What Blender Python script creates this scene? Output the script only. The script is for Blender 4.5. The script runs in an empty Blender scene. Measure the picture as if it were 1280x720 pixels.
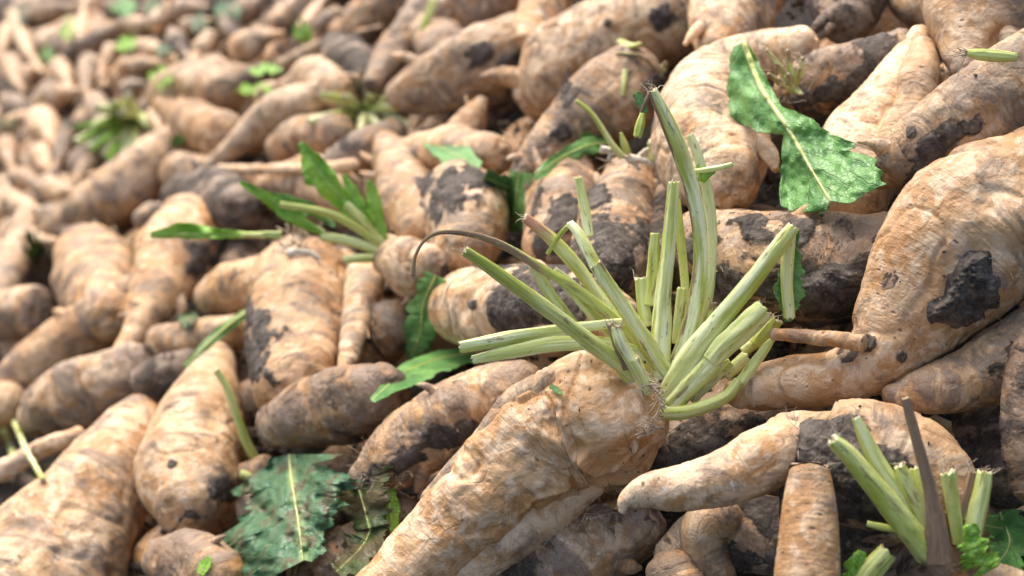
import bpy, math, random
import numpy as np
from mathutils import Vector, Matrix

random.seed(7); rng = np.random.default_rng(11)
C = bpy.context.scene.collection
PI = math.pi
# ------------------------------------------------------------------ camera
# photograph coordinates are 1280 x 720; a heap slope (a plane) fills the frame, it recedes to the upper left
W, H, LENS = 1280.0, 720.0, 60.0
F = W * LENS / 36.0
PITCH = math.radians(25)
CAM = Vector((0, 0, 1.55))
CR = np.array((1.0, 0, 0)); CF = np.array((0, math.cos(PITCH), -math.sin(PITCH))); CU = np.array((0, math.sin(PITCH), math.cos(PITCH)))
SA, SX, SY = 380.0, 750.0 / W, 550.0 / H          # pixels per metre on the heap = SA + SX*x + SY*y

def soft(s): return np.where(s < 1050, s, 1050 + 350 * (1 - np.exp(-(np.maximum(s, 1050) - 1050) / 350)))   # the heap bulges: its near side bends away
def zpl(x, y): return F / soft(np.maximum(SA + SX * np.asarray(x, float) + SY * np.asarray(y, float), 120.0))
def U(x, y, z):                                    # picture point at distance z -> world
    x = np.asarray(x, float); y = np.asarray(y, float); z = np.asarray(z, float)
    X = (x - W / 2) / F * z; Y = (H / 2 - y) / F * z
    return np.stack([X, X * 0, X * 0], -1) * [1, 0, 0] + Y[..., None] * CU + z[..., None] * CF + np.array(CAM)

cam_d = bpy.data.cameras.new('camera'); cam = bpy.data.objects.new('camera', cam_d); C.objects.link(cam)
cam.location = CAM; cam.rotation_euler = (PI / 2 - PITCH, 0, 0)
cam_d.lens = LENS; cam_d.sensor_width = 36; cam_d.clip_end = 200; cam_d.clip_start = 0.05
cam_d.dof.use_dof = True; cam_d.dof.focus_distance = 1.69; cam_d.dof.aperture_fstop = 3.4; cam_d.dof.aperture_blades = 8
bpy.context.scene.camera = cam
# ------------------------------------------------------------------ light
SUN_EL, SUN_AZ = math.radians(58), math.radians(-25)     # azimuth measured from +Y (away from camera) towards +X
world = bpy.data.worlds.new('World'); bpy.context.scene.world = world; world.use_nodes = True
nt = world.node_tree; bg = nt.nodes['Background']
sky = nt.nodes.new('ShaderNodeTexSky'); sky.sky_type = 'NISHITA'; sky.sun_disc = False
sky.sun_elevation = SUN_EL; sky.sun_rotation = SUN_AZ; sky.dust_density = 4.0; sky.air_density = 1.0; sky.ozone_density = 0.6
nt.links.new(sky.outputs[0], bg.inputs[0]); bg.inputs[1].default_value = 0.15
sd = bpy.data.lights.new('sun', 'SUN'); sd.energy = 2.0; sd.angle = math.radians(50); sd.color = (1.0, 0.95, 0.88)
sun = bpy.data.objects.new('sun', sd); C.objects.link(sun)
sdir = Vector((math.sin(SUN_AZ) * math.cos(SUN_EL), math.cos(SUN_AZ) * math.cos(SUN_EL), math.sin(SUN_EL)))
sun.rotation_euler = sdir.to_track_quat('Z', 'Y').to_euler(); sun.location = (0, 0, 6)
vs = bpy.context.scene.view_settings
vs.view_transform = 'Standard'; vs.look = 'None'; vs.gamma = 1; vs.exposure = 1.08

# ------------------------------------------------------------------ noise
def _h(ix, iy, iz, s):
    h = (ix * 374761393 + iy * 668265263 + iz * 2147483647 + s * 1274126177) & 0xffffffff
    h = ((h ^ (h >> 13)) * 1274126177) & 0xffffffff
    h = ((h ^ (h >> 15)) * 2246822519) & 0xffffffff
    return ((h ^ (h >> 16)) & 0xffffff) / float(0xffffff) * 2 - 1
def vn(P, s=0):                                    # value noise -1..1
    P = np.asarray(P, float); i = np.floor(P).astype(np.int64); f = P - i; f = f * f * f * (f * (f * 6 - 15) + 10)
    x, y, z = i[..., 0], i[..., 1], i[..., 2]; fx, fy, fz = f[..., 0], f[..., 1], f[..., 2]
    def e(a, b, c): return _h(x + a, y + b, z + c, s)
    l = lambda a, b, t: a + (b - a) * t
    return l(l(l(e(0,0,0), e(1,0,0), fx), l(e(0,1,0), e(1,1,0), fx), fy), l(l(e(0,0,1), e(1,0,1), fx), l(e(0,1,1), e(1,1,1), fx), fy), fz)
def fbm(P, o=4, s=0):
    t = 0; a = 1; n = 0
    for k in range(o): t = t + a * vn(P * 2.03 ** k + 17.3 * k, s + k); n += a; a *= .5
    return t / n
def sst(x, a, b): t = np.clip((x - a) / (b - a), 0, 1); return t * t * (3 - 2 * t)

# ------------------------------------------------------------------ objects
def tag(o, label=None, cat=None, group=None, kind=None):
    for k, v in (('label', label), ('category', cat), ('group', group), ('kind', kind)):
        if v: o[k] = v
    return o
def empty(name, loc):
    o = bpy.data.objects.new(name, None); C.objects.link(o); o.location = loc; o.empty_display_size = .05; return o
def mesh_obj(name, V, Fq, mat, parent=None, attrs=None, tris=None, origin=None):
    V = np.asarray(V, float)
    if origin is None: origin = V.mean(0) if parent is None else np.zeros(3)
    if parent is not None: origin = np.array(parent.get('_o', (0, 0, 0)))
    me = bpy.data.meshes.new(name)
    Fq = np.asarray(Fq, np.int32).reshape(-1, 4); nq = len(Fq)
    T = np.asarray(tris, np.int32).reshape(-1, 3) if tris is not None and len(tris) else np.zeros((0, 3), np.int32)
    me.vertices.add(len(V)); me.vertices.foreach_set('co', (V - origin).astype(np.float32).ravel())
    me.loops.add(nq * 4 + len(T) * 3); me.loops.foreach_set('vertex_index', np.concatenate([Fq.ravel(), T.ravel()]))
    me.polygons.add(nq + len(T))
    st = np.concatenate([np.arange(nq) * 4, nq * 4 + np.arange(len(T)) * 3]).astype(np.int32)
    me.polygons.foreach_set('loop_start', st)
    me.polygons.foreach_set('use_smooth', np.ones(nq + len(T), bool))
    me.update(calc_edges=True); me.validate()
    for k, (ty, a) in (attrs or {}).items():
        at = me.attributes.new(k, ty, 'POINT')
        at.data.foreach_set('vector' if ty == 'FLOAT_VECTOR' else 'value', np.asarray(a, np.float32).ravel())
    me.materials.append(mat)
    o = bpy.data.objects.new(name, me); C.objects.link(o)
    if parent is None: o.location = origin
    else: o.parent = parent
    return o
def thing(name, loc):
    o = empty(name, loc); o['_o'] = [float(v) for v in loc]; return o

def spline(P, n):                                  # Catmull-Rom through rows of P, n samples
    P = np.asarray(P, float)
    if len(P) == 2: P = np.stack([P[0], P.mean(0), P[1]])
    Q = np.vstack([2 * P[0] - P[1], P, 2 * P[-1] - P[-2]])
    t = np.linspace(0, len(P) - 1, n); i = np.minimum(t.astype(int), len(P) - 2); u = (t - i)[:, None]
    a, b, c, d = Q[i], Q[i + 1], Q[i + 2], Q[i + 3]
    return .5 * (2 * b + (c - a) * u + (2 * a - 5 * b + 4 * c - d) * u ** 2 + (3 * b - a - 3 * c + d) * u ** 3)
def frames(X, up=None):
    T = np.gradient(X, axis=0); T /= np.linalg.norm(T, axis=1)[:, None] + 1e-9
    N = np.zeros_like(T); v = -CF if up is None else up
    for i in range(len(T)):
        v = v - T[i] * v.dot(T[i]); v = v / (np.linalg.norm(v) + 1e-9); N[i] = v
    return T, N, np.cross(T, N)
def path(P4, step, capA, capB):                    # world spine rows (x,y,z,r) -> dense centres, radii, arc length
    S = spline(P4, 200); S[:, 3] = np.maximum(S[:, 3], 1e-4)
    d = np.concatenate([[0], np.cumsum(np.linalg.norm(np.diff(S[:, :3], axis=0), axis=1))])
    n = max(6, int(d[-1] / step)); s = np.linspace(0, d[-1], n)
    B = np.stack([np.interp(s, d, S[:, k]) for k in range(4)], -1)
    def cap(p, q, k):
        r = p[3]; D = (p[:3] - q[:3]); D /= np.linalg.norm(D) + 1e-9
        m = max(4, int(r * 1.4 / step)); a = np.linspace(0, PI / 2 * .985, m + 1)[1:]
        return np.stack([np.concatenate([p[:3] + D * k * r * math.sin(x), [r * math.cos(x) ** (1.0 if k > .3 else .5)]]) for x in a])
    A = cap(B[0], B[1], capA)[::-1]; Z = cap(B[-1], B[-2], capB)
    B = np.vstack([A, B, Z])
    s = np.concatenate([[0], np.cumsum(np.linalg.norm(np.diff(B[:, :3], axis=0), axis=1))])
    return B, s
def gridfaces(n, m, wrap=True):
    i = np.arange(n - 1)[:, None]; j = np.arange(m if wrap else m - 1)[None]; j2 = (j + 1) % m
    return np.stack([i * m + j, i * m + j2, (i + 1) * m + j2, (i + 1) * m + j], -1).reshape(-1, 4)

# ------------------------------------------------------------------ materials
class MT:
    def __init__(s, name):
        s.m = bpy.data.materials.new(name); s.m.use_nodes = True; s.t = s.m.node_tree; s.b = s.t.nodes['Principled BSDF']
    def n(s, ty, **kw):
        x = s.t.nodes.new(ty)
        for k, v in kw.items(): setattr(x, k, v)
        return x
    def put(s, sock, v):
        if isinstance(v, bpy.types.NodeSocket): s.t.links.new(v, sock)
        else: sock.default_value = v
    def attr(s, nm, vec=False): a = s.n('ShaderNodeAttribute', attribute_name=nm); return a.outputs['Vector'] if vec else a.outputs['Fac']
    def sep(s, v): x = s.n('ShaderNodeSeparateXYZ'); s.put(x.inputs[0], v); return x.outputs
    def scale(s, v, sc): x = s.n('ShaderNodeVectorMath', operation='MULTIPLY'); s.put(x.inputs[0], v); x.inputs[1].default_value = sc if isinstance(sc, tuple) else (sc,) * 3; return x.outputs[0]
    def noise(s, v, sc, det=3, ro=.55, dis=0):
        x = s.n('ShaderNodeTexNoise'); s.put(x.inputs['Vector'], s.scale(v, sc)); x.inputs['Scale'].default_value = 1
        x.inputs['Detail'].default_value = det; x.inputs['Roughness'].default_value = ro; x.inputs['Distortion'].default_value = dis; return x.outputs['Fac']
    def vor(s, v, sc, feat='F1', out='Distance'):
        x = s.n('ShaderNodeTexVoronoi', feature=feat); s.put(x.inputs['Vector'], s.scale(v, sc)); x.inputs['Scale'].default_value = 1; return x.outputs[out]
    def ma(s, op, a, b=0., c=None, clamp=False):
        x = s.n('ShaderNodeMath', operation=op, use_clamp=clamp); s.put(x.inputs[0], a); s.put(x.inputs[1], b)
        if c is not None: s.put(x.inputs[2], c)
        return x.outputs[0]
    def ss(s, v, a, b, lo=0., hi=1.):
        x = s.n('ShaderNodeMapRange', interpolation_type='SMOOTHSTEP'); s.put(x.inputs['Value'], v)
        s.put(x.inputs['From Min'], a); s.put(x.inputs['From Max'], b); x.inputs['To Min'].default_value = lo; x.inputs['To Max'].default_value = hi; return x.outputs[0]
    def mix(s, f, a, b):
        x = s.n('ShaderNodeMix', data_type='RGBA'); s.put(x.inputs[0], f)
        for k, v in ((6, a), (7, b)): s.put(x.inputs[k], v if isinstance(v, bpy.types.NodeSocket) else (*v, 1) if len(v) == 3 else v)
        return x.outputs[2]
    def mixv(s, v, sc, amt):                        # coordinates bent by noise
        x = s.n('ShaderNodeTexNoise'); s.put(x.inputs['Vector'], s.scale(v, sc)); x.inputs['Scale'].default_value = 1; x.inputs['Detail'].default_value = 4
        y = s.n('ShaderNodeVectorMath', operation='MULTIPLY_ADD'); s.put(y.inputs[0], x.outputs['Color']); y.inputs[1].default_value = (amt,) * 3; s.put(y.inputs[2], v); return y.outputs[0]
    def bump(s, h, dist, strength=1.0, prev=None):
        x = s.n('ShaderNodeBump'); x.inputs['Strength'].default_value = strength; x.inputs['Distance'].default_value = dist; s.put(x.inputs['Height'], h)
        if prev: s.put(x.inputs['Normal'], prev)
        return x.outputs[0]

def root_material():
    M = MT('root_skin'); rc = M.attr('rc', True); tone, mudamt, pale = M.sep(M.attr('prm', True)); mk = M.attr('mud')
    wrp = rc
    big = M.noise(wrp, 16, 3); mid = M.noise(wrp, 62, 6, .62, .6); fine = M.noise(wrp, 260, 4, .6)
    ring = M.noise(rc, (330., 45., 45.), 4, .6); ring2 = M.noise(rc, (95., 9., 9.), 3, .5); lng = M.noise(rc, (14., 150., 150.), 3)
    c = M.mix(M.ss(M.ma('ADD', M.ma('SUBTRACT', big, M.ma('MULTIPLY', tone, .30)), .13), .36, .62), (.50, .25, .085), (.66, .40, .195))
    c = M.mix(M.ma('MULTIPLY', M.ss(M.ma('ADD', M.ma('ADD', M.ma('MULTIPLY', mid, .5), M.ma('MULTIPLY', M.noise(rc, (22., 26., 26.), 5, .6, 1.2), .5)), M.ma('MULTIPLY', pale, .10)), .50, .62), .8), c, (.77, .56, .355))
    c = M.mix(M.ma('MULTIPLY', M.ss(M.noise(rc, (34., 30., 30.), 6, .66, .9), .53, .66), .6), c, (.33, .15, .05))
    c = M.mix(M.ma('MULTIPLY', M.ma('MULTIPLY', M.ss(ring, .56, .72), M.ss(M.noise(rc, (30., 22., 22.), 3), .44, .64)), .5), c, (.27, .135, .07))
    c = M.mix(M.ma('MULTIPLY', M.ss(ring2, .60, .70), .16), c, (.34, .20, .12))
    vb = M.n('ShaderNodeVectorMath', operation='SCALE'); M.put(vb.inputs[0], c); M.put(vb.inputs['Scale'], M.ma('ADD', .72, M.ma('MULTIPLY', M.ma('FRACT', M.ma('ADD', M.ma('MULTIPLY', tone, 7.3), M.ma('MULTIPLY', pale, 3.1))), .40))); c = vb.outputs[0]
    crk = M.ma('MULTIPLY', M.ss(M.vor(M.mixv(rc, 30., .014), (30., 44., 44.), 'DISTANCE_TO_EDGE'), .035, .004), M.ss(M.noise(rc, 26, 3), .57, .66))
    c = M.mix(M.ma('MULTIPLY', crk, .14), c, (.16, .075, .035))
    # brown specks and eyes
    sp = M.ma('MULTIPLY', M.ss(M.vor(rc, (130., 60., 60.)), .24, .08), M.ss(M.noise(rc, 40, 2), .54, .66))
    c = M.mix(M.ma('MULTIPLY', sp, .8), c, (.11, .05, .03))
    # thin dried soil film
    filmn = M.noise(rc, (26., 15., 15.), 9, .74, .8)
    mke = M.ma('ADD', mk, M.ma('MULTIPLY', M.ma('SUBTRACT', M.noise(rc, 60, 7, .72), .5), 1.5))
    film = M.ma('MULTIPLY', M.ma('MAXIMUM', M.ss(M.ma('ADD', filmn, M.ma('MULTIPLY', mudamt, .26)), .53, .68), M.ss(mke, -.05, .55)), .78)
    c = M.mix(film, c, M.mix(fine, (.085, .060, .042), (.25, .185, .135)))
    # caked soil
    mn = M.noise(rc, (21., 13., 13.), 9, .68, .5)
    mm = M.ma('MULTIPLY', M.ss(M.ma('ADD', mn, M.ma('MULTIPLY', mudamt, .27)), .69, .80), M.ss(M.noise(rc, 150, 5, .7), .30, .52))
    edge = M.ma('ADD', mk, M.ma('MULTIPLY', M.ma('SUBTRACT', M.noise(rc, (70., 130., 130.), 8, .78), .5), 2.3))
    mm2 = M.ss(edge, .36, .66)
    mud = M.ma('MAXIMUM', mm, mm2)
    mc = M.mix(M.ss(M.noise(rc, 48, 6, .7), .38, .66), (.050, .038, .029), (.175, .14, .108))
    mc = M.mix(M.ma('MULTIPLY', M.ss(M.noise(rc, 170, 3), .6, .72), .5), mc, (.30, .25, .20))
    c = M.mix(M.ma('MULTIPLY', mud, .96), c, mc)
    # scraped pale spots
    scr = M.ma('MULTIPLY', M.ss(M.ma('ADD', M.noise(rc, (55., 34., 34.), 7, .7, 1.0), M.ma('MULTIPLY', pale, .02)), .66, .71), M.ma('SUBTRACT', 1., mud))
    c = M.mix(M.ma('MULTIPLY', scr, .7), c, (.86, .78, .68))
    M.put(M.b.inputs['Base Color'], c)
    M.put(M.b.inputs['Roughness'], M.ma('ADD', M.ma('MULTIPLY', mud, .33), M.ma('ADD', .36, M.ma('MULTIPLY', fine, .30))))
    M.b.inputs['Specular IOR Level'].default_value = .42
    h = M.ma('ADD', M.ma('MULTIPLY', ring, -.30), M.ma('ADD', M.ma('MULTIPLY', mid, .95), M.ma('MULTIPLY', ring2, -.45)))
    h = M.ma('ADD', h, M.ma('MULTIPLY', crk, -.12)); h = M.ma('ADD', h, M.ma('MULTIPLY', sp, -.4)); h = M.ma('ADD', h, M.ma('MULTIPLY', fine, .22)); h = M.ma('ADD', h, M.ma('MULTIPLY', film, .25))
    nb = M.bump(h, .0042, .9)
    mh = M.ma('MULTIPLY', mud, M.ma('ADD', 1.0, M.ma('ADD', M.ma('MULTIPLY', M.noise(rc, 75, 7, .7), 2.2), M.ma('MULTIPLY', M.vor(rc, 130., 'SMOOTH_F1'), -.8))))
    M.put(M.b.inputs['Normal'], M.bump(mh, .0042, .9, nb))
    return M.m
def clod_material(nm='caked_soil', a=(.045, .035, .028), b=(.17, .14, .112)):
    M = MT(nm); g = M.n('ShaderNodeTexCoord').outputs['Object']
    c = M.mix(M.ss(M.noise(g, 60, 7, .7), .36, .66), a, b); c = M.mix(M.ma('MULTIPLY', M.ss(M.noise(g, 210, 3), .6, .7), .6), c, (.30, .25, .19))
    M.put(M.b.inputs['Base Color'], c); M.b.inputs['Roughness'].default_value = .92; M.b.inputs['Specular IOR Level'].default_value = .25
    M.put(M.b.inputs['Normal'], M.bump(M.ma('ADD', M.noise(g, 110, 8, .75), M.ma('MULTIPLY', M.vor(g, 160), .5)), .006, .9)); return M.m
def stalk_material():
    M = MT('leaf_stalk_skin'); sc = M.attr('sc', True); dry, pal, pink = M.sep(M.attr('prm', True)); s3 = M.sep(sc)
    g = M.mix(M.ss(M.noise(sc, (12., 60., 60.), 3), .35, .65), (.40, .44, .06), (.60, .62, .17))
    g = M.mix(M.ma('MULTIPLY', pal, M.ss(M.noise(sc, (9., 110., 110.), 4), .40, .62)), g, (.84, .84, .50))
    g = M.mix(M.ma('MULTIPLY', M.ss(M.noise(sc, (10., 420., 420.), 2), .5, .75), .16), g, (.26, .36, .09))
    g = M.mix(M.ma('MULTIPLY', M.ss(M.noise(sc, (28., 150., 150.), 6, .68), .57, .66), .75), g, (.20, .12, .05))
    g = M.mix(M.ma('MULTIPLY', M.ma('MULTIPLY', M.ss(M.vor(sc, (90., 190., 190.)), .24, .10), M.ss(M.noise(sc, 55, 3), .5, .62)), .7), g, (.12, .10, .045))
    dn = M.ss(M.ma('ADD', dry, M.ma('MULTIPLY', M.ma('SUBTRACT', M.noise(sc, (25., 110., 110.), 5, .65), .5), 1.1)), .42, .62)
    dc = M.mix(M.noise(sc, (20., 250., 250.), 4), (.11, .055, .03), (.42, .27, .15))
    g = M.mix(dn, g, dc); g = M.mix(M.ma('MULTIPLY', pink, .7), g, (.60, .14, .16))
    M.put(M.b.inputs['Base Color'], g); M.put(M.b.inputs['Roughness'], M.ma('ADD', .36, M.ma('MULTIPLY', dn, .35)))
    M.b.inputs['Subsurface Weight'].default_value = .12; M.b.inputs['Subsurface Radius'].default_value = (.004, .006, .002); M.b.inputs['Subsurface Scale'].default_value = 1.
    M.put(M.b.inputs['Normal'], M.bump(M.ma('ADD', M.noise(sc, (9., 420., 420.), 3), M.ma('MULTIPLY', M.noise(sc, 180, 4), .5)), .0012, .8)); return M.m
def leaf_material(nm, ca, cb, rot):
    M = MT(nm); lc = M.attr('lc', True); t, u, w = M.sep(lc); g = M.n('ShaderNodeTexCoord').outputs['Object']
    c = M.mix(M.ss(M.noise(g, 32, 4), .36, .64), ca, cb)
    au = M.ma('ABSOLUTE', u)
    vv = M.ma('ABSOLUTE', M.ma('SUBTRACT', M.ma('FRACT', M.ma('ADD', M.ma('SUBTRACT', M.ma('MULTIPLY', t, 9.), M.ma('MULTIPLY', au, 2.4)), M.ma('MULTIPLY', M.noise(g, 40, 2), .8))), .5))
    vein = M.ma('MULTIPLY', M.ss(vv, .07, .01), .40)
    net = M.ss(M.vor(g, 170, 'DISTANCE_TO_EDGE'), .10, .02)
    c = M.mix(M.ma('ADD', vein, M.ma('MULTIPLY', net, .10)), c, (.26, .40, .14)); c = M.mix(M.ma('MULTIPLY', M.ss(au, .06, .02), .6), c, (.38, .50, .20))
    if rot:
        r = M.ss(M.ma('ADD', M.noise(g, 34, 6, .65), rot * .12 - .06), .53, .60)
        c = M.mix(M.ma('MULTIPLY', r, .85), c, M.mix(M.noise(g, 90, 3), (.05, .035, .02), (.22, .15, .07)))
    c = M.mix(M.ma('MULTIPLY', M.ss(M.noise(g, 120, 4), .62, .70), .4), c, (.10, .09, .05))
    M.put(M.b.inputs['Base Color'], c); M.b.inputs['Roughness'].default_value = .38
    
    h = M.ma('ADD', M.ma('MULTIPLY', vein, -1.2), M.ma('ADD', M.ma('MULTIPLY', M.noise(g, 60, 4), .5), M.ma('MULTIPLY', net, -.3)))
    nb = M.bump(h, .0028, .8); M.put(M.b.inputs['Normal'], nb)
    tr = M.n('ShaderNodeBsdfTranslucent'); M.put(tr.inputs['Color'], M.mix(.5, c, (.35, .55, .08))); M.put(tr.inputs['Normal'], nb)
    ad = M.n('ShaderNodeMixShader'); ad.inputs[0].default_value = .22
    M.t.links.new(M.b.outputs[0], ad.inputs[1]); M.t.links.new(tr.outputs[0], ad.inputs[2])
    M.t.links.new(ad.outputs[0], M.t.nodes['Material Output'].inputs['Surface']); return M.m
def plain(nm, a, b, sc=80, rough=.7, bd=.001):
    M = MT(nm); g = M.n('ShaderNodeTexCoord').outputs['Object']; n = M.noise(g, sc, 5, .6)
    M.put(M.b.inputs['Base Color'], M.mix(M.ss(n, .35, .65), a, b)); M.b.inputs['Roughness'].default_value = rough
    M.put(M.b.inputs['Normal'], M.bump(n, bd, .8)); return M.m

MR = root_material(); MC = clod_material(); MS = stalk_material()
ML = leaf_material('leaf_green', (.08, .24, .045), (.20, .42, .10), 0)
ML2 = leaf_material('leaf_bright', (.20, .46, .02), (.36, .62, .06), 0)
ML3 = leaf_material('leaf_rotting', (.05, .15, .06), (.13, .26, .12), .6)
ML4 = leaf_material('leaf_decayed', (.06, .09, .02), (.15, .17, .05), 1.1)
MFI = plain('dry_fibre', (.30, .21, .12), (.62, .50, .34), 200, .7)
MCUT = plain('cut_flesh', (.50, .38, .24), (.82, .74, .60), 160, .5)
MPITH = plain('cut_pith', (.32, .22, .10), (.70, .66, .42), 260, .55)
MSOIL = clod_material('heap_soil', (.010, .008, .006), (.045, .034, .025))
# ------------------------------------------------------------------ the roots traced from the photograph
# (points (x, y, radius) in picture pixels thick end first, label, tone 0 pale..1 orange, soil 0..1, caps, order bias, soil spots)
R = []
def root(key, pts, label, tone=.4, mud=.2, cap=(.75, 1.2), pr=0., spots=(), cut=None, **kw):
    R.append(dict(key=key, pts=np.array(pts, float), label=label, tone=tone, mud=mud, cap=cap, pr=pr, spots=spots, cut=cut, **{'lump': 1.0, **kw}))
root('main', [(806,512,52),(775,520,77),(725,528,86),(680,553,80),(640,590,66),(598,630,55),(556,668,48),(510,715,44),(460,765,40),(410,810,32)],
     'largest lumpy tan beet in the foreground, crowned by the long green leaf stalks', 0.5, -.5, (.5, 1), -.02, pale=.3, lump=1.7, main=1)
root('behindmain', [(655,487,36),(610,500,44),(565,522,50),(520,552,50),(482,580,40),(455,598,22)],
     'mud streaked root lying against the upper left flank of the largest beet', .35, .35, (.8, .8), .0, [(545,545,16),(590,540,20),(625,515,14),(500,575,30),(470,590,20),(570,548,14)])
root('bigright', [(1300,222,75),(1255,262,98),(1215,300,100),(1172,350,86),(1135,402,66),(1098,448,48),(1045,473,36),(990,476,34),(950,484,30),(925,492,20)],
     'huge tan beet at the right edge with a caked soil clod and a bent tail', .4, -.05, (.9, 1), .0, [(1085,425,12,.7),(1128,448,9,.7),(1112,352,9,.45),(1060,440,10,.5)], pale=.4)
root('tailback', [(1010,508,26),(950,520,42),(895,545,50),(850,570,48),(815,600,36)], 'soil darkened root in the shade between the largest beet and the bent pale root', .7, .5, (.8, .8), .05, [(900,560,44),(850,580,40),(940,530,20)])
root('lowright', [(1335,420,56),(1262,452,48),(1195,478,38),(1140,492,26),(1116,494,15)],
     'tan root running under the huge beet to the right edge', .45, .3, (.8, 1), .01, [(1250,470,22),(1270,440,18)])
root('edgeright', [(1292,440,28),(1287,500,34),(1290,560,36),(1296,610,28)], 'dark soiled root standing upright at the right edge', .7, .75, (.8, .8), -.01)
root('bent', [(1190,640,50),(1145,590,72),(1090,580,84),(1035,580,68),(990,560,46),(965,556,34)],
     'pale root with a bent tail pointing left below the leaf stalks', .25, .15, (.8, .4), -.01, [(1015,560,34),(1042,572,36),(1052,545,30),(1085,590,42),(1112,630,50),(1070,610,40),(1000,600,46),(1045,600,50),(1090,640,56),(1040,640,60),(960,600,50),(1140,670,36)], pale=.4)
root('upright', [(1012,590,26),(1012,615,31),(1011,660,37),(1008,710,41),(1006,770,43)], 'upright carrot shaped root with its top cut flat in the bottom foreground', .35, .05, (.2, .7), -.08, cut=1, lump=.35)
root('bottommud', [(850,700,36),(890,672,44),(940,665,50),(1000,672,52),(1060,650,50),(1110,640,42)], 'soil covered root under the bent pale root', .6, .55, (.8, .8), .03,
     [(960,650,34),(930,700,34),(1000,690,70),(1060,650,60),(1100,640,40),(890,640,18)])
root('bottomball', [(838,715,34),(850,740,40),(880,770,36)], 'small round muddy root at the bottom edge beside the soil covered root', .5, .45, (.8, .8), .03)
root('bottomright', [(1225,768,64),(1290,790,66)], 'smooth tan beet top peeking over the bottom right corner', .4, .2, (.8, .8), -.03)
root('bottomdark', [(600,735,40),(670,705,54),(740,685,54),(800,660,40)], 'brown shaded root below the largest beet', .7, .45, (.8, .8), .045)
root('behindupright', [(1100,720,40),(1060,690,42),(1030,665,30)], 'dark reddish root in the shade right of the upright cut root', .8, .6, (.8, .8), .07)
root('muddymid', [(868,300,40),(910,310,54),(960,325,68),(1015,330,72),(1070,322,62),(1115,305,48),(1150,292,36)],
     'thick root plastered with black soil behind the leaf stalks', .4, .4, (.8, .9), .01, [(880,300,36),(905,340,42),(960,360,34),(1010,290,24),(1045,355,52),(1000,300,18),(1100,300,16),(1098,335,26),(940,290,20),(1030,385,40),(990,375,30)])
root('righttop', [(1345,75,66),(1275,110,66),(1215,146,60),(1160,180,50),(1118,205,34),(1100,215,22)], 'long tan root slanting up to the right edge below the top corner', .4, .25, (.8, .9), .0,
     [(1165,190,24),(1190,170,20),(1150,210,20),(1215,160,16),(1140,165,10)])
root('cornertop', [(1255,-70,84),(1238,-20,88),(1222,20,72),(1212,55,44),(1208,85,20)], 'broad beet hanging over from the top right corner', .45, .12, (.8, .7), .0, pale=.6)
root('palecone', [(1060,255,50),(1072,200,56),(1098,150,48),(1122,105,34),(1142,68,24),(1150,45,15)], 'pale forked cone shaped root with its tip upward near the top right', .15, .05, (.8, .9), .0, pale=.9)
root('palefork', [(1122,190,30),(1138,140,26),(1150,95,26),(1152,60,16)], 'narrow pale side of the forked cone shaped root near the top right', .2, .05, (.8, .8), -.01, part_of='palecone')
root('darkstub', [(990,120,30),(1020,106,40),(1060,92,40),(1100,76,34),(1130,60,24)], 'short root half black with soil, capped by a dried crown', .6, .55, (.6, .8), .0, [(1040,115,26),(1100,75,34),(1000,125,18),(1070,110,20)])
root('topdark', [(1060,-35,50),(1060,5,44),(1058,28,30)], 'dark crusted root end at the top edge beside the corner beet', .5, .75, (.8, .5), .0)
root('bigback', [(1000,56,26),(950,72,38),(905,105,58),(888,150,72),(892,195,74),(905,228,50)], 'big pale beet behind the tall stalk and the large leaf', .3, .15, (.8, .7), .0, pale=.9)
root('topright2', [(930,-40,56),(920,0,54),(905,38,42),(895,62,20)], 'tan root end at the top edge left of the dark crusted one', .5, .2, (.8, .6), .0)
root('bigup', [(880,0,30),(840,18,48),(790,45,60),(735,78,66),(690,105,56),(668,118,36)], 'large tan root slanting across the upper middle', .5, .15, (.8, .6), .0, [(760,30,8),(830,20,14)])
root('frontup', [(790,95,44),(765,120,54),(730,150,48),(700,175,36),(672,202,28),(652,222,18)], 'tapering brown root lying in front of the large slanting root', .55, .3, (.8, .9), -.01, [(715,118,16),(700,165,16),(820,110,16)])
root('upleft', [(655,50,38),(612,78,50),(565,98,44),(525,112,36),(498,120,20)], 'blunt tan root with its tip to the left in the upper middle', .4, .2, (.8, .6), .0, [(600,65,20),(640,90,24)])
root('topmid', [(690,-30,36),(682,5,32),(668,35,26),(660,52,14)], 'narrow orange root end at the top edge above the large slanting root', .6, .2, (.8, .6), -.01)
root('littlecone', [(578,170,26),(590,150,20),(602,128,9)], 'small cone tip poking up between two roots in the upper middle', .6, .2, (.8, .8), .01)
root('leafcarrier', [(500,208,30),(545,196,34),(590,192,32),(622,194,24)], 'short pale root with a piece of leaf stuck on it', .35, .15, (.8, .6), .0, [(510,195,12)])
root('conetip', [(540,290,36),(518,255,42),(500,215,34),(484,180,16)], 'smooth orange cone shaped root pointing up beside the green tuft', .45, .1, (.8, .8), -.01, [(530,225,10)])
root('mudorange', [(490,170,24),(458,190,32),(425,205,26)], 'soiled orange root left of the smooth cone shaped root', .7, .45, (.8, .8), .01)
root('soilcap', [(578,310,40),(582,280,54),(575,250,50),(572,235,34)], 'rounded beet with a cap of grey soil in the middle', .3, .2, (.8, .6), .0, [(560,240,34),(590,225,22),(545,265,14)], pale=.5)
root('smallball', [(545,330,26),(518,335,38),(497,325,30)], 'small round beet bearing a tuft of bright leaves', .5, .2, (.8, .8), -.01, [(565,340,16)])
root('midmud', [(775,400,34),(735,392,46),(680,385,56),(620,385,58),(580,385,46)], 'blunt beet with a dark soil patch behind the fallen leaf stalks', .4, .15, (.8, .6), .0, [(690,370,44),(660,400,34),(720,395,36),(640,392,12),(730,360,26),(590,380,8)])
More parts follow.
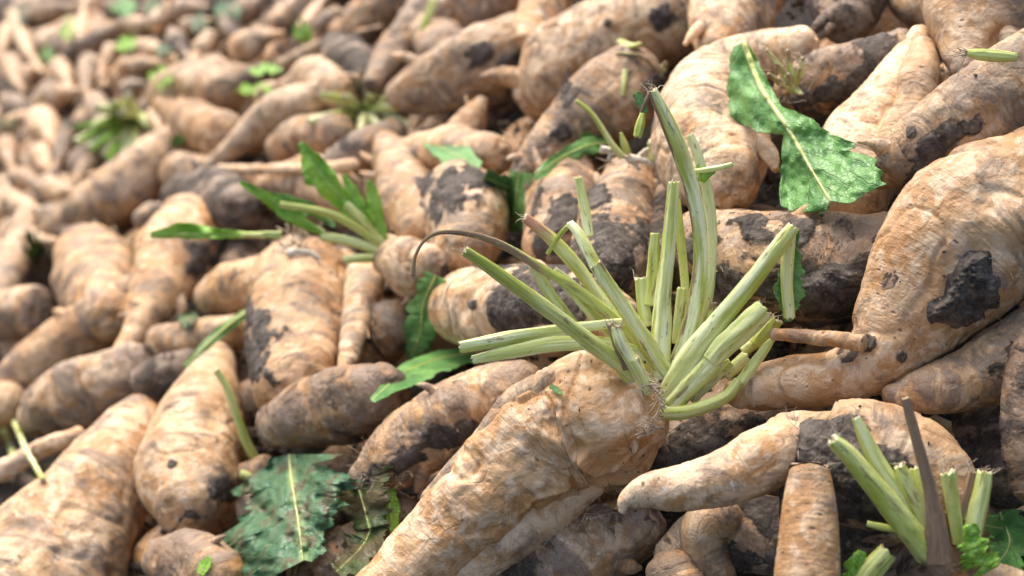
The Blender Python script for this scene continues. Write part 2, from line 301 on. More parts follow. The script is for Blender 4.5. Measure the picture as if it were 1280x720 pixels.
root('crownleft', [(705,310,50),(705,270,50),(708,235,46),(716,212,30)], 'brown beet shoulder behind the pink tipped stalk', .6, .4, (.8, .6), .0, [(700,270,30),(680,300,26),(735,240,12)])
root('crownright', [(765,345,52),(770,295,52),(780,250,44),(785,222,34)], 'tan beet shoulder with black soil below the small white crown', .45, .25, (.8, .6), -.005, [(755,290,34),(785,315,42),(740,330,40),(745,245,18),(770,350,40)])
root('darkgap', [(835,330,40),(838,280,34),(845,235,28)], 'black soiled root in the gap behind the tall stalks', .6, .85, (.8, .8), .03)
root('cutbeet', [(383,352,60),(380,385,66),(374,430,62),(368,480,54)], 'thick blunt beet standing upright on the left, with a dark flank', .45, .12, (.25, .8), -.01, [(316,430,30),(312,395,22),(318,460,26),(440,400,12)])
root('cutbeettail', [(458,340,24),(452,370,24),(445,405,18),(437,440,14),(430,462,9)], 'thin tail root hanging at the right flank of the thick upright beet', .4, .25, (.6, .9), .0)
root('behindtail', [(500,405,34),(470,420,38),(440,450,30)], 'dark root in the hollow right of the thick upright beet', .7, .5, (.8, .8), .04)
root('rough', [(478,492,40),(435,505,46),(385,518,42),(345,530,28)], 'rough reddish brown root lying below the thick upright beet', .8, .4, (.8, .7), .0)
root('pear', [(232,632,40),(235,598,64),(243,555,60),(256,505,44),(268,465,28),(274,445,18)], 'pear shaped tan beet left of the arching green stalk', .3, .1, (.7, .9), .0, [(280,610,16),(230,655,24),(215,580,6)], pale=.4)
root('frontleft', [(183,513,30),(162,545,46),(128,598,64),(95,650,76),(62,705,84),(30,760,84)], 'big tan root with a cut top in the bottom left corner', .28, .15, (.2, .8), -.02, pale=.5, cut=1)
root('thinleft', [(-30,605,14),(10,584,13),(50,562,12),(98,542,10)], 'thin whitish root tail crossing the left edge', .2, .15, (.8, .5), -.05, pale=1.1)
root('leftA', [(172,452,26),(140,475,38),(100,495,44),(60,515,36),(42,525,22)], 'brown root behind the thin whitish tail', .5, .35, (.8, .8), .0)
root('leftB', [(172,372,30),(135,395,36),(90,425,36),(45,455,32),(10,478,24)], 'long tan root slanting down to the left edge', .4, .2, (.8, .8), .0, [(160,392,8)])
root('leftC', [(118,320,44),(118,345,54),(130,375,48),(140,395,34)], 'round pinkish beet on the left side', .4, .3, (.7, .8), .0)
root('cone', [(238,280,42),(226,310,52),(208,348,40),(188,386,28),(168,418,18),(150,442,12)], 'cone shaped beet tapering down to the left, under the soil capped one', .35, .15, (.7, .9), -.01, [(255,320,24),(270,300,16)])
root('darksoil', [(300,262,30),(268,250,42),(235,245,34)], 'grey soil crusted beet above the cone shaped beet', .5, .9, (.8, .8), .0)
root('diagonal', [(218,175,24),(196,198,34),(165,228,38),(122,256,36),(82,278,24),(58,292,13)], 'pale brown root slanting below the yellow green tuft', .35, .25, (.7, .9), .0)
root('leftD', [(34,268,14),(26,300,20),(12,340,24),(-5,385,26)], 'pale finger shaped root at the left edge', .3, .2, (.7, .8), .0)
root('leftE', [(48,388,30),(10,394,32),(-30,398,32)], 'root with a rough cut end facing the left edge', .6, .35, (.2, .8), -.01, cut=1)
root('leftF', [(205,430,24),(245,426,28),(292,418,24)], 'short tan root between the cone tip and the thick upright beet', .5, .2, (.8, .8), .01)
root('leftG', [(262,372,22),(292,360,34),(325,355,34)], 'tan root shoulder tucked behind the thick upright beet', .4, .2, (.8, .8), .01)
root('orangestub', [(280,172,30),(248,158,32),(220,142,20),(203,132,12)], 'orange root stub pointing left above the slanting pale root', .8, .1, (.8, .6), -.01)
root('whitefinger', [(392,122,22),(355,136,25),(320,158,20),(290,184,14),(260,208,9)], 'curved whitish orange root tapering down to the left', .3, .05, (.8, .7), -.01, pale=1.)
root('dome', [(370,110,20),(400,98,30),(425,115,24)], 'round yellowish beet behind the yellow tuft', .3, .1, (.8, .8), .0)
root('backround', [(210,118,26),(245,112,36),(282,112,30)], 'broad pinkish beet above the orange stub', .3, .1, (.8, .8), .01, pale=.6)
root('mudback', [(420,60,20),(440,78,32),(465,95,24)], 'black soiled beet in the blurred upper left', .6, .95, (.8, .8), .0)
root('diagback', [(535,10,24),(508,45,24),(484,78,20),(466,104,14)], 'narrow greyish root slanting down left at the upper edge', .4, .4, (.8, .8), -.01)
root('orangeback', [(500,0,34),(462,22,32),(430,44,24)], 'orange blurred beet at the upper edge', .7, .2, (.8, .8), .0)
root('topback', [(640,-10,42),(600,8,42),(560,25,36)], 'brown blurred root at the top edge left of the narrow orange end', .7, .4, (.8, .8), .01)
root('topback2', [(560,70,36),(545,45,34),(540,20,28)], 'brown blurred root behind the blunt tan root', .75, .4, (.8, .8), .02)
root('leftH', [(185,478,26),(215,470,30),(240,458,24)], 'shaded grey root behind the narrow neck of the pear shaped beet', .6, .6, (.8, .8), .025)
root('leftI', [(10,505,30),(-20,520,30)], 'tan root end at the left edge above the green scraps', .5, .2, (.8, .8), .0)
root('leftJ', [(20,640,46),(-20,620,44)], 'black soil crusted root at the left edge beside the big cut root', .6, .95, (.8, .8), .02)
root('leftK', [(205,700,28),(240,706,40),(280,722,34)], 'knobbly brown root at the bottom edge below the pear shaped beet', .55, .35, (.8, .8), .01)
root('leftL', [(292,600,14),(330,585,18)], 'small pinkish root tip above the rotting leaf', .6, .3, (.8, .8), .04)
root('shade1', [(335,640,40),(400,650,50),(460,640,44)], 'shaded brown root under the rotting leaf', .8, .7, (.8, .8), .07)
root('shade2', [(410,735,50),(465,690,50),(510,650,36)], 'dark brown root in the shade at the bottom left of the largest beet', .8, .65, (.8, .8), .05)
root('smallR', [(1172,120,18),(1188,108,17),(1200,100,12)], 'small orange root end between the pale cone and the corner beet', .6, .2, (.8, .8), .02)
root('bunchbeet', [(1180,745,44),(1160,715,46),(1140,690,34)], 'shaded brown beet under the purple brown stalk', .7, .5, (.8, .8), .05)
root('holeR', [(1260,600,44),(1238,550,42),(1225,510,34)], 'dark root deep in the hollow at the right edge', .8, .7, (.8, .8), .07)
root('stick', [(442,207,9),(400,210,8),(340,212,7),(276,211,6)], 'straight thin tan root tail lying level above the green tuft', .35, .0, (.8, .5), -.03, pale=.7)
root('rightstub', [(968,418,8),(1000,420,9),(1040,424,10),(1078,429,11)], 'thin brown root tail with a pale snapped end right of the stalks', .55, .1, (.6, .3), -.02, cut=2)
root('backA', [(350,185,20),(385,172,30),(420,168,26)], 'mottled root under the curved whitish orange one', .5, .4, (.8, .8), .02)
root('backB', [(345,235,30),(385,228,34),(430,240,26)], 'pinkish root behind the bright leaf blades', .4, .2, (.8, .8), .03)
root('backC', [(225,215,26),(262,222,26),(300,235,22)], 'greyish pink root between the curved whitish root and the soil crusted beet', .5, .4, (.8, .8), .02)
FAR = """18 20 12 34 62 11|42 22 13 84 10 11|92 60 13 104 22 9|90 70 13 142 38 14|156 34 13 184 30 12|75 84 13 84 100 11|112 80 15 108 104 13|38 90 11 30 100 10|12 78 14 20 100 13
58 128 18 82 118 20|12 130 15 30 136 12|156 84 12 188 78 10|214 38 6 226 60 16|228 14 16 246 10 12|196 30 13 206 14 11|160 112 12 172 106 9|262 50 14 246 70 12|302 62 20 330 48 18|262 86 17 290 88 14
312 96 15 336 90 14|348 26 14 362 8 12|376 44 10 398 8 13|414 26 15 398 44 13|352 82 9 420 48 10|86 160 11 68 214 9|118 192 12 92 234 9|52 150 20 62 170 16|22 222 14 44 230 12|8 180 13 12 202 11
66 236 16 88 246 13|14 252 15 40 262 14|100 250 13 112 236 11|50 190 14 58 206 14|140 12 14 162 4 12|120 130 16 128 150 13|10 40 13 4 60 12|300 20 16 320 4 14|180 60 13 204 66 12|140 66 13 130 84 12|235 36 13 252 28 11|284 30 14 296 44 12
195 145 12 200 160 10|20 155 14 40 148 12|64 270 18 90 290 16|330 120 14 350 108 12|180 275 16 200 262 18|20 290 13 52 300 14"""
for k, ln in enumerate(FAR.replace('\n', '|').split('|')):
    v = [float(q) for q in ln.split()]
    dx_, dy_ = v[3] - v[0], v[4] - v[1]; b_ = (-1) ** k * .16; tip = (v[0] + dx_ * 1.75 + dy_ * b_, v[1] + dy_ * 1.75 - dx_ * b_, min(v[2], v[5]) * .28)
    m = ((v[0] + v[3]) / 2 + dx_ * .15, (v[1] + v[4]) / 2 + dy_ * .15, max(v[2], v[5]) * .92); v[5] *= .62
    root('far', [v[:3], m, v[3:], tip], 'small blurred tan beet in the distant upper left of the heap', .1 + .8 * ((k * 37) % 10) / 10, .15 + .65 * ((k * 53) % 7) / 7 * ((k % 3) < 2), (.8, .8), .0, group='small blurred beets far up the heap', pale=.6)
NT = len(R)
# under layer: roots lying deeper in the heap, seen through the gaps and past the frame
def rand_roots():
    nc = np.array((SX, -SY, (SA + SX * W / 2 + SY * H / 2) / F)); L = np.linalg.norm(nc); nn = nc / L; d = 1 / L   # nn.p = d on the heap surface
    e1 = np.cross(nn, (0, 1, 0)); e1 /= np.linalg.norm(e1); e2 = np.cross(nn, e1)
    c0 = nn * d; out = []
    st = .18
    for i in range(-60, 60):
        for j in range(-60, 60):
            p = c0 + e1 * (i + rng.uniform(-.3, .3)) * st + e2 * (j + rng.uniform(-.3, .3)) * st * .8
            if p[2] < .5 or p[2] > 9: continue
            x = W / 2 + F * p[0] / p[2]; y = H / 2 - F * p[1] / p[2]
            if not ((-170 < x < 1400 and -110 < y < 830) if p[2] < 3.2 else (-50 < x < 1400 and -40 < y < 830)): continue
            inside = -20 < x < 1300 and -20 < y < 740
            dep = rng.uniform(.075, .10) if inside else rng.uniform(0, .05)
            if p[2] > 3.6 and inside: dep = rng.uniform(.05, .08)
            p = p + nn * dep
            a = rng.uniform(0, 2 * PI); dr = e1 * math.cos(a) + e2 * math.sin(a); ln = rng.uniform(.13, .21) * (1.5 if p[2] > 3.6 else 1)
            dq = np.cross(dr, nn) * rng.uniform(-.03, .03); q = [p - dr * ln * .5, p - dr * ln * .15 + dq * .6, p + dr * ln * .2 + dq, p + dr * ln * .62 - dq * .5]; rr = [rng.uniform(.034, .046), rng.uniform(.038, .048), rng.uniform(.018, .030), rng.uniform(.005, .010)]
            pts = [(W / 2 + F * v[0] / v[2], H / 2 - F * v[1] / v[2], F * r_ / v[2], v[2]) for v, r_ in zip(q, [w_ * (1.5 if p[2] > 3.6 else 1) for w_ in rr])]
            k_ = float(soft(F / zz0) * zz0 / F) if (zz0 := F / max(SA + SX * x + SY * y, 120.)) else 1
            out.append((np.array(pts) / [1, 1, 1, k_], inside, p[2] / k_))
    return out
LM = [(150,155,'the yellow green tuft'),(155,8,'the dark top edge leaf'),(205,98,'the round green leaf'),(60,70,'the small dark green leaf'),(8,160,'the left edge leaf'),(380,44,'the bright green leaf'),(325,108,'the blurred green blades'),
 (285,14,'the whitish green leaf'),(45,315,'the grey green leaf'),(450,140,'the faded yellow tuft'),(320,160,'the curved whitish orange root'),(265,250,'the soil crusted beet'),(370,300,'the broken leaf base'),(445,270,'the bright green tuft'),(380,400,'the thick upright beet'),(230,590,'the pear shaped beet'),
 (130,600,'the big lower left root'),(350,640,'the rotting leaf'),(520,400,'the hanging green leaf'),(600,160,'the short pale root'),(560,100,'the blunt tan root'),(740,80,'the large slanting root'),(1020,180,'the large torn leaf'),(1110,130,'the pale forked root'),(830,300,'the tall stalks'),(900,470,'the fanned stalks'),(700,540,'the largest beet'),
 (870,610,'the bent pale tail'),(1010,660,'the upright cut root'),(1150,620,'the purple stalk'),(1215,370,'the big soil clod'),(1230,560,'the right edge hollow'),(100,420,'the long left root'),(120,255,'the slanting pale brown root'),(670,385,'the soil patched beet')]
def place_label(pre, x, y, dx, dy, mud, tone):
    d = [math.hypot(x - a, y - b) for a, b, _ in LM]; k = int(np.argmin(d)); a, b, nm = LM[k]; an = math.degrees(math.atan2(-(y - b), x - a)) % 360
    dr = ['right of', 'above right of', 'above', 'above left of', 'left of', 'below left of', 'below', 'below right of'][int(((an + 22.5) % 360) // 45)]
    sl = 'level' if abs(dy) < .35 * abs(dx) else 'upright' if abs(dx) < .35 * abs(dy) else 'slanting'
    return f"{sl} {'soiled' if mud > .5 else 'pale' if tone < .35 else 'orange' if tone > .7 else 'tan'} {pre} {'just' if d[k] < 45 else 'well' if d[k] > 90 else 'JJ'} {dr} {nm}".replace('JJ ', '')
for r_ in R[:-47]:
    if r_['key'] not in ('main', 'bent', 'whitefinger', 'palecone', 'upright', 'stick', 'thinleft'): r_['mud'] += .07; r_['pale'] = r_.get('pale', rng.uniform(0, .7))
for r_ in R[-47:]:
    p_ = r_['pts']; r_['label'] = place_label('small blurred beet', p_[1][0], p_[1][1], p_[3][0] - p_[0][0], p_[3][1] - p_[0][1], r_['mud'], r_['tone'])
for pts, inside, z in rand_roots():
    far = z > 3.6
    R.append(dict(key='under', pts=pts, label='blurred tan beet at the far upper left of the heap, half hidden by others' if far else ('beet lying in the dark gaps under the top layer' if inside else 'tan beet lying at the margin of the heap'),
        tone=rng.uniform(.1, .9), mud=rng.uniform(.1, .8), pale=rng.uniform(0, .9), cap=(.8, .9), pr=0, spots=(), cut=None, group='far blurred beets' if far else ('beets under the top layer' if inside else 'beets around the heap margin'), under=True)); r_ = R[-1]
    if inside and -10 < pts[1, 0] < 1290 and -10 < pts[1, 1] < 730: r_['label'] = place_label('blurred half hidden beet' if far else 'beet deep in the gap', pts[1, 0], pts[1, 1], pts[3, 0] - pts[0, 0], pts[3, 1] - pts[0, 1], r_['mud'], r_['tone'])
# ------------------------------------------------------------------ settle the roots so that they touch instead of passing through each other
def settle():
    S = []; base = []
    for i, r in enumerate(R):
        p = r['pts']; n = max(4, int(np.sum(np.hypot(*np.diff(p[:, :2], axis=0).T)) / max(8, p[:, 2].mean() * .45)) + 2)
        q = spline(p[:, :3], n); t = np.linspace(0, 1, n)
        z = zpl(q[:, 0], q[:, 1]) if p.shape[1] == 3 else spline(np.stack([p[:, 3]] * 3, -1), n)[:, 0]
        for k in range(n): S.append((i, q[k, 0], q[k, 1], max(q[k, 2], 2), t[k], z[k]))
    S = np.array(S); I = S[:, 0].astype(int); x, y, r, t, z0 = S[:, 1:].T
    E = np.array([[r_['pr'], r_['pr']] for r_ in R], float); un = np.array([bool(r_.get('under')) for r_ in R])
    cap = np.where(un, .16, .085); dx = x[:, None] - x[None]; dy = y[:, None] - y[None]
    lat = np.hypot(dx, dy); cand = (lat < (r[:, None] + r[None]) * .96) & (I[:, None] < I[None])
    a, b = np.nonzero(cand); lat = lat[a, b]
    fr = {}
    for it in range(110):
        e = E[I, 0] * (1 - t) + E[I, 1] * t; z = z0 * (1 + e)
        za, zb = z[a], z[b]; zm = (za + zb) / 2; l = lat * zm / F; rs = (r[a] * za + r[b] * zb) / F * .93
        need = np.sqrt(np.maximum(rs ** 2 - l ** 2, 0)); dz = zb - za; sg = np.where(dz >= 0, 1, -1)
        sg = np.where(un[I[a]] & ~un[I[b]], -1, np.where(un[I[b]] & ~un[I[a]], 1, sg))
        push = np.maximum(need - sg * dz, 0)
        wa = np.where(un[I[a]] & ~un[I[b]], 1., np.where(un[I[b]] & ~un[I[a]], 0., .5)); wb = 1 - wa
        G = np.zeros_like(E); Wt = np.zeros_like(E) + 1e-6
        for idx, w, s_ in ((a, wa, -1), (b, wb, 1)):
            for k in (0, 1):
                tw = (1 - t[idx]) if k == 0 else t[idx]
                m = push > 0
                np.add.at(G[:, k], I[idx][m], (s_ * sg * push * w * tw / zm)[m] * push[m]); np.add.at(Wt[:, k], I[idx][m], (push * tw)[m])
        E += .5 * G / Wt
        E = E * .985 + .015 * np.array([[r_['pr']] * 2 for r_ in R]); E = np.clip(E, -cap[:, None], cap[:, None])
        mE = E.mean(1, keepdims=True); E = mE + np.clip(E - mE, -.05, .05)
    e = E[I, 0] * (1 - t) + E[I, 1] * t
    return E, I, x, y, r, z0 * (1 + e)
EE, SI, SPX, SPY, SPR, SPZ = settle()
def cull():
    gx, gy = np.meshgrid(np.arange(0, 1281, 5), np.arange(0, 721, 5)); best = np.full(gx.shape, 1e9); who = np.full(gx.shape, -1)
    for k in range(len(SI)):
        x0, x1, y0, y1 = [int(v) for v in ((SPX[k] - SPR[k]) // 5, (SPX[k] + SPR[k]) // 5 + 2, (SPY[k] - SPR[k]) // 5, (SPY[k] + SPR[k]) // 5 + 2)]
        x0, y0 = max(x0, 0), max(y0, 0); X = gx[y0:y1, x0:x1]; Y = gy[y0:y1, x0:x1]
        if X.size == 0 or x1 <= 0 or y1 <= 0: continue
        d2 = (X - SPX[k]) ** 2 + (Y - SPY[k]) ** 2; z = np.where(d2 < SPR[k] ** 2, SPZ[k] - np.sqrt(np.maximum(SPR[k] ** 2 - d2, 0)) * SPZ[k] / F, 1e9)
        m = z < best[y0:y1, x0:x1]; best[y0:y1, x0:x1][m] = z[m]; who[y0:y1, x0:x1][m] = SI[k]
    vis = np.bincount(who[who >= 0].ravel(), minlength=len(R)); return [not r.get('under') or r['group'] == 'beets around the heap margin' or vis[i] >= 4 for i, r in enumerate(R)]
KEEP = cull()
def front(x, y):                                   # distance to the nearest root at this picture point
    d2 = (SPX - x) ** 2 + (SPY - y) ** 2; m = d2 < SPR ** 2
    if not m.any(): return float(zpl(x, y)) * 1.05
    return float((SPZ[m] - np.sqrt(SPR[m] ** 2 - d2[m]) * SPZ[m] / F).min())

def to_px(V):
    d = V - np.array(CAM); X = d @ CR; Y = d @ CU; Z = d @ CF
    return W / 2 + F * X / Z, H / 2 - F * Y / Z, Z

# ------------------------------------------------------------------ build one root
def build_root(i, r):
    p = r['pts']; n = len(p); L = np.concatenate([[0], np.cumsum(np.hypot(*np.diff(p[:, :2], axis=0).T))]); t = L / max(L[-1], 1)
    e = EE[i, 0] * (1 - t) + EE[i, 1] * t
    z = (zpl(p[:, 0], p[:, 1]) if p.shape[1] == 3 else p[:, 3]) * (1 + e)
    P4 = np.concatenate([U(p[:, 0], p[:, 1], z), (p[:, 2] * z / F)[:, None]], 1)
    zm = z.mean(); hero = r['key'] not in ('far', 'under')
    inner = hero and p[:, 0].mean() > 230
    step = (1.9 if inner and p[:, 2].max() > 30 else 2.8 if hero else 4.2) * zm / F
    step = max(step, .0012)
    B, s = path(P4, step, *r['cap'])
    X = B[:, :3]; rad = B[:, 3]; RM = rad.max()
    m = int(np.clip(2 * PI * RM / (step * 1.25), 20, 300))
    T, N, Bn = frames(X)
    th = np.linspace(0, 2 * PI, m, endpoint=False)
    cs, sn = np.cos(th)[None], np.sin(th)[None]
    so = rng.uniform(-40, 40, 3)
    rr = np.maximum(rad, RM * .12)[:, None]
    RC = np.stack([np.repeat(s[:, None], m, 1) + so[0] * .1, rr * cs + so[1] * .1, rr * sn + so[2] * .1], -1)
    lump = r.get('lump', .75)
    k = 1 / RM
    Q = RC * k
    big = .13 * lump * vn(Q * (.62, 1.0, 1.0), 3) + .055 * lump * vn(Q * (1.7, 2.3, 2.3), 5)
    oct_ = 4 if hero else 2
    mid = .022 * lump * fbm(Q * 6.5, oct_, 9)
    fold = 0
    if hero:
        a_ = np.abs(vn(Q * (2.2, 1.1, 1.1) + 5, 21)); fold = -.035 * lump * (1 - sst(a_, 0, .13))
        a_ = np.abs(vn(Q * (7.5, .9, .9), 22)); fold = fold - .009 * (1 - sst(a_, 0, .22)) * sst(vn(Q * 1.3, 23), -.2, .4)
        a_ = np.abs(vn(Q * (17., 1.6, 1.6), 25)); fold = fold - .005 * (1 - sst(a_, 0, .3))
    disp = 1 + big + mid + fold
    if r.get('main'):
        ra = 1 - np.abs(vn(Q * (1.5, 2.2, 2.2) + 3, 51)); disp = disp + .15 * (ra ** 5) * sst(vn(Q * 1.2, 52), -.3, .3) - .05 * sst(vn(Q * (2.6, 2.6, 2.6), 53), .2, .6)
    endf = sst(rad / RM, .0, .35)[:, None]
    disp = 1 + (disp - 1) * (.4 + .6 * endf)
    D = N[:, None] * cs[..., None] + Bn[:, None] * sn[..., None]
    V = X[:, None] + D * (rad[:, None] * disp)[..., None]
    if hero:                                       # crown and tip get their own roughness along the axis
        V = V + T[:, None] * (RM * .05 * vn(Q * 5, 31) * (1 - sst(rad / RM, .3, .8)[:, None]))[..., None]
    # soil spots
    mk = np.zeros(V.shape[:2]) - .3
    if r['spots']:
        px, py, pz = to_px(V); fac = (D @ (-CF))
        nz = fbm(RC * (22, 38, 38), 4, 41) * 1.15 + fbm(RC * 95, 3, 43) * .4
        for sx, sy, sr, *sw in r['spots']:
            dd = np.hypot(px - sx, py - sy) / sr
            mk = np.maximum(mk, np.where(fac > -.25, np.minimum(1.0 - dd + nz, sw[0] - .25 if sw else 9), -.3))
        mk = np.clip(mk * 1.3 + .12, -.3, 1)
        th_ = sst(mk, .35, .8); hgt = RM * (.018 + .035 * np.clip(fbm(RC * 55, 5, 47) + .25, 0, 1) + .03 * np.abs(vn(RC * 120, 48)))
        V = V + D * (th_ * hgt)[..., None]
    nv = V.shape[0] * m
    Vf = V.reshape(-1, 3); c0 = V[0].mean(0); c1 = V[-1].mean(0)
    Vf = np.vstack([Vf, c0, c1]); j = np.arange(m); j2 = (j + 1) % m
    tr = np.concatenate([np.stack([np.full(m, nv), j2, j], -1), np.stack([np.full(m, nv + 1), (V.shape[0] - 1) * m + j, (V.shape[0] - 1) * m + j2], -1)])
    RCf = np.vstack([RC.reshape(-1, 3), RC[0].mean(0), RC[-1].mean(0)])
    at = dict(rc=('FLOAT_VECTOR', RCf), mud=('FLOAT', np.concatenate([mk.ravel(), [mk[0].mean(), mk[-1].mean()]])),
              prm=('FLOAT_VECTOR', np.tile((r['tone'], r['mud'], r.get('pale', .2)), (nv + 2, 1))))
    r['X'], r['T'], r['N'], r['rad'], r['D'], r['V'], r['RM'] = X, T, N, rad, D, V, RM
    return Vf, gridfaces(V.shape[0], m), tr, at

def tube(pts, r0, r1, segs=6, n=14):
    """plain tapering tube from world points -> V, F"""
    S = spline(np.asarray(pts), n); T, N, B = frames(S, up=np.array((.3, .2, .9)))
    th = np.linspace(0, 2 * PI, segs, endpoint=False); rad = np.linspace(r0, r1, n)
    V = S[:, None] + (N[:, None] * np.cos(th)[None, :, None] + B[:, None] * np.sin(th)[None, :, None]) * rad[:, None, None]
    return V.reshape(-1, 3), gridfaces(n, segs)
class Bag:
    def __init__(s): s.V = []; s.F = []; s.n = 0
    def add(s, V, Fq): s.V.append(V); s.F.append(Fq + s.n); s.n += len(V)
    def build(s, name, mat, parent=None, **kw): return mesh_obj(name, np.vstack(s.V), np.vstack(s.F), mat, parent, **kw)
def fibre(bag, p, d, ln, r0, curl=.5, n=12):
    P = [np.array(p, float)]; d = np.array(d, float); d /= np.linalg.norm(d) + 1e-9
    for k in range(n):
        d = d + rng.normal(0, curl * .3, 3); d /= np.linalg.norm(d); P.append(P[-1] + d * ln / n)
    V, Fq = tube(P, r0, r0 * .35, 5, n + 6); bag.add(V, Fq)

# ------------------------------------------------------------------ stalks
def stalk_mesh(name, parent, px, w, zb, flat=.85, dry=(0., 0., .0), pale=.5, pink=0., ends=(.35, .02), groove=1., edge=0., up=None):
    """px: rows (x, y, dz in mm); w: width in pixels at the start (or list); zb: base distance"""
    px = np.asarray(px, float); n = len(px); z = zb + px[:, 2] / 1000.
    ww = .79 * np.interp(np.linspace(0, 1, n), np.linspace(0, 1, len(w)), w) if isinstance(w, (list, tuple)) else np.full(n, float(w))
    P4 = np.concatenate([U(px[:, 0], px[:, 1], z), (ww * z / F)[:, None]], 1)
    step = 1.6 * zb / F
    S = spline(P4, 240); d = np.concatenate([[0], np.cumsum(np.linalg.norm(np.diff(S[:, :3], axis=0), axis=1))])
    N_ = max(24, int(d[-1] / step)); s = np.linspace(0, d[-1], N_); B = np.stack([np.interp(s, d, S[:, k]) for k in range(4)], -1)
    m = 40; th = np.linspace(0, 2 * PI, m, endpoint=False); T, N, Bn = frames(B[:, :3])
    a0 = rng.uniform(0, 2 * PI); so = rng.uniform(-5, 5, 3); u = s / d[-1]
    Q = np.stack([np.repeat(s[:, None], m, 1) * 25 + so[0], np.cos(th)[None] + so[1] + 0 * s[:, None], np.sin(th)[None] + so[2] + 0 * s[:, None]], -1)
    pr = 1 + .018 * np.cos(th * 9 + a0)[None] + .008 * np.cos(th * 17)[None] + .12 * vn(Q, 3) + .04 * vn(Q * 3, 4) + (.22 * vn(Q * (.5, 1.6, 1.6), 14) + .08 * vn(Q * 5, 15)) * min(1, max(dry))
    gd = np.angle(np.exp(1j * (th - a0))); pr = pr - groove * .16 * np.exp(-(gd / .5) ** 2)[None]
    rad = B[:, 3][:, None] * pr
    g = .00035 * np.sin(s * 60)
    V = B[:, None, :3] + N[:, None] * (np.cos(th)[None] * rad * flat)[..., None] + Bn[:, None] * (np.sin(th)[None] * rad)[..., None]
    # torn ends
    jag = vn(np.stack([np.cos(th) * 2.6 + so[0], np.sin(th) * 2.6, th * 0], -1), 8) * B[-1, 3] * ends[0]
    fall = sst(u, .9, 1.0)[:, None]; V = V + T[:, None] * (jag[None] * fall)[..., None]
    Vf = V.reshape(-1, 3); nv = len(Vf); Vf = np.vstack([Vf, V[0].mean(0), V[-1].mean(0) - T[-1] * B[-1, 3] * .35]); j = np.arange(m); j2 = (j + 1) % m
    tr0 = np.stack([np.full(m, nv), j2, j], -1); tr1 = np.stack([np.full(m, nv + 1), (N_ - 1) * m + j, (N_ - 1) * m + j2], -1)
    sc = np.stack([np.repeat(s[:, None], m, 1) + so[0], B[:, 3][:, None] * np.cos(th)[None] + so[1], B[:, 3][:, None] * np.sin(th)[None] + so[2]], -1)
    dryv = np.interp(u, (0, .12, .5, .9, 1.), (max(dry[0], .15), dry[0] * .5 + dry[1] * .5, dry[1], dry[1] * .5 + dry[2] * .5, max(dry[2], .3)))
    pkv = pink * sst(u, .72, .98)
    prm = np.stack([dryv[:, None] + edge * np.exp(-((np.angle(np.exp(1j * (th + 1.25)))) / .75) ** 2)[None], np.full((N_, m), pale), np.repeat(pkv[:, None], m, 1)], -1)
    sc = np.vstack([sc.reshape(-1, 3), sc[0].mean(0), sc[-1].mean(0)]); prm = np.vstack([prm.reshape(-1, 3), prm[0, 0], prm[-1, 0]])
    o = mesh_obj(name, Vf, gridfaces(N_, m), MS, parent, dict(sc=('FLOAT_VECTOR', sc), prm=('FLOAT_VECTOR', prm)), tris=np.vstack([tr0, tr1]))
    o.data.materials.append(MPITH)
    idx = np.zeros(len(o.data.polygons), np.int32); idx[-m:] = 1; o.data.polygons.foreach_set('material_index', idx)
    return o, B[-1, :3], T[-1], B[-1, 3]
def fray(parent, end, T, r, n=6, ln=.014, up=.0):
    b = Bag()
    for k in range(n):
        a = rng.uniform(0, 2 * PI); off = np.cross(T, CF) * math.cos(a) * r * .8 - CF * math.sin(a) * r * .5
        fibre(b, end + off - T * r * .4, T + off / r * .35 + rng.normal(0, .15, 3), ln * rng.uniform(.5, 1.4), .00045 * rng.uniform(.8, 1.6), .7)
    return b.build('torn_fibre', MFI, parent)

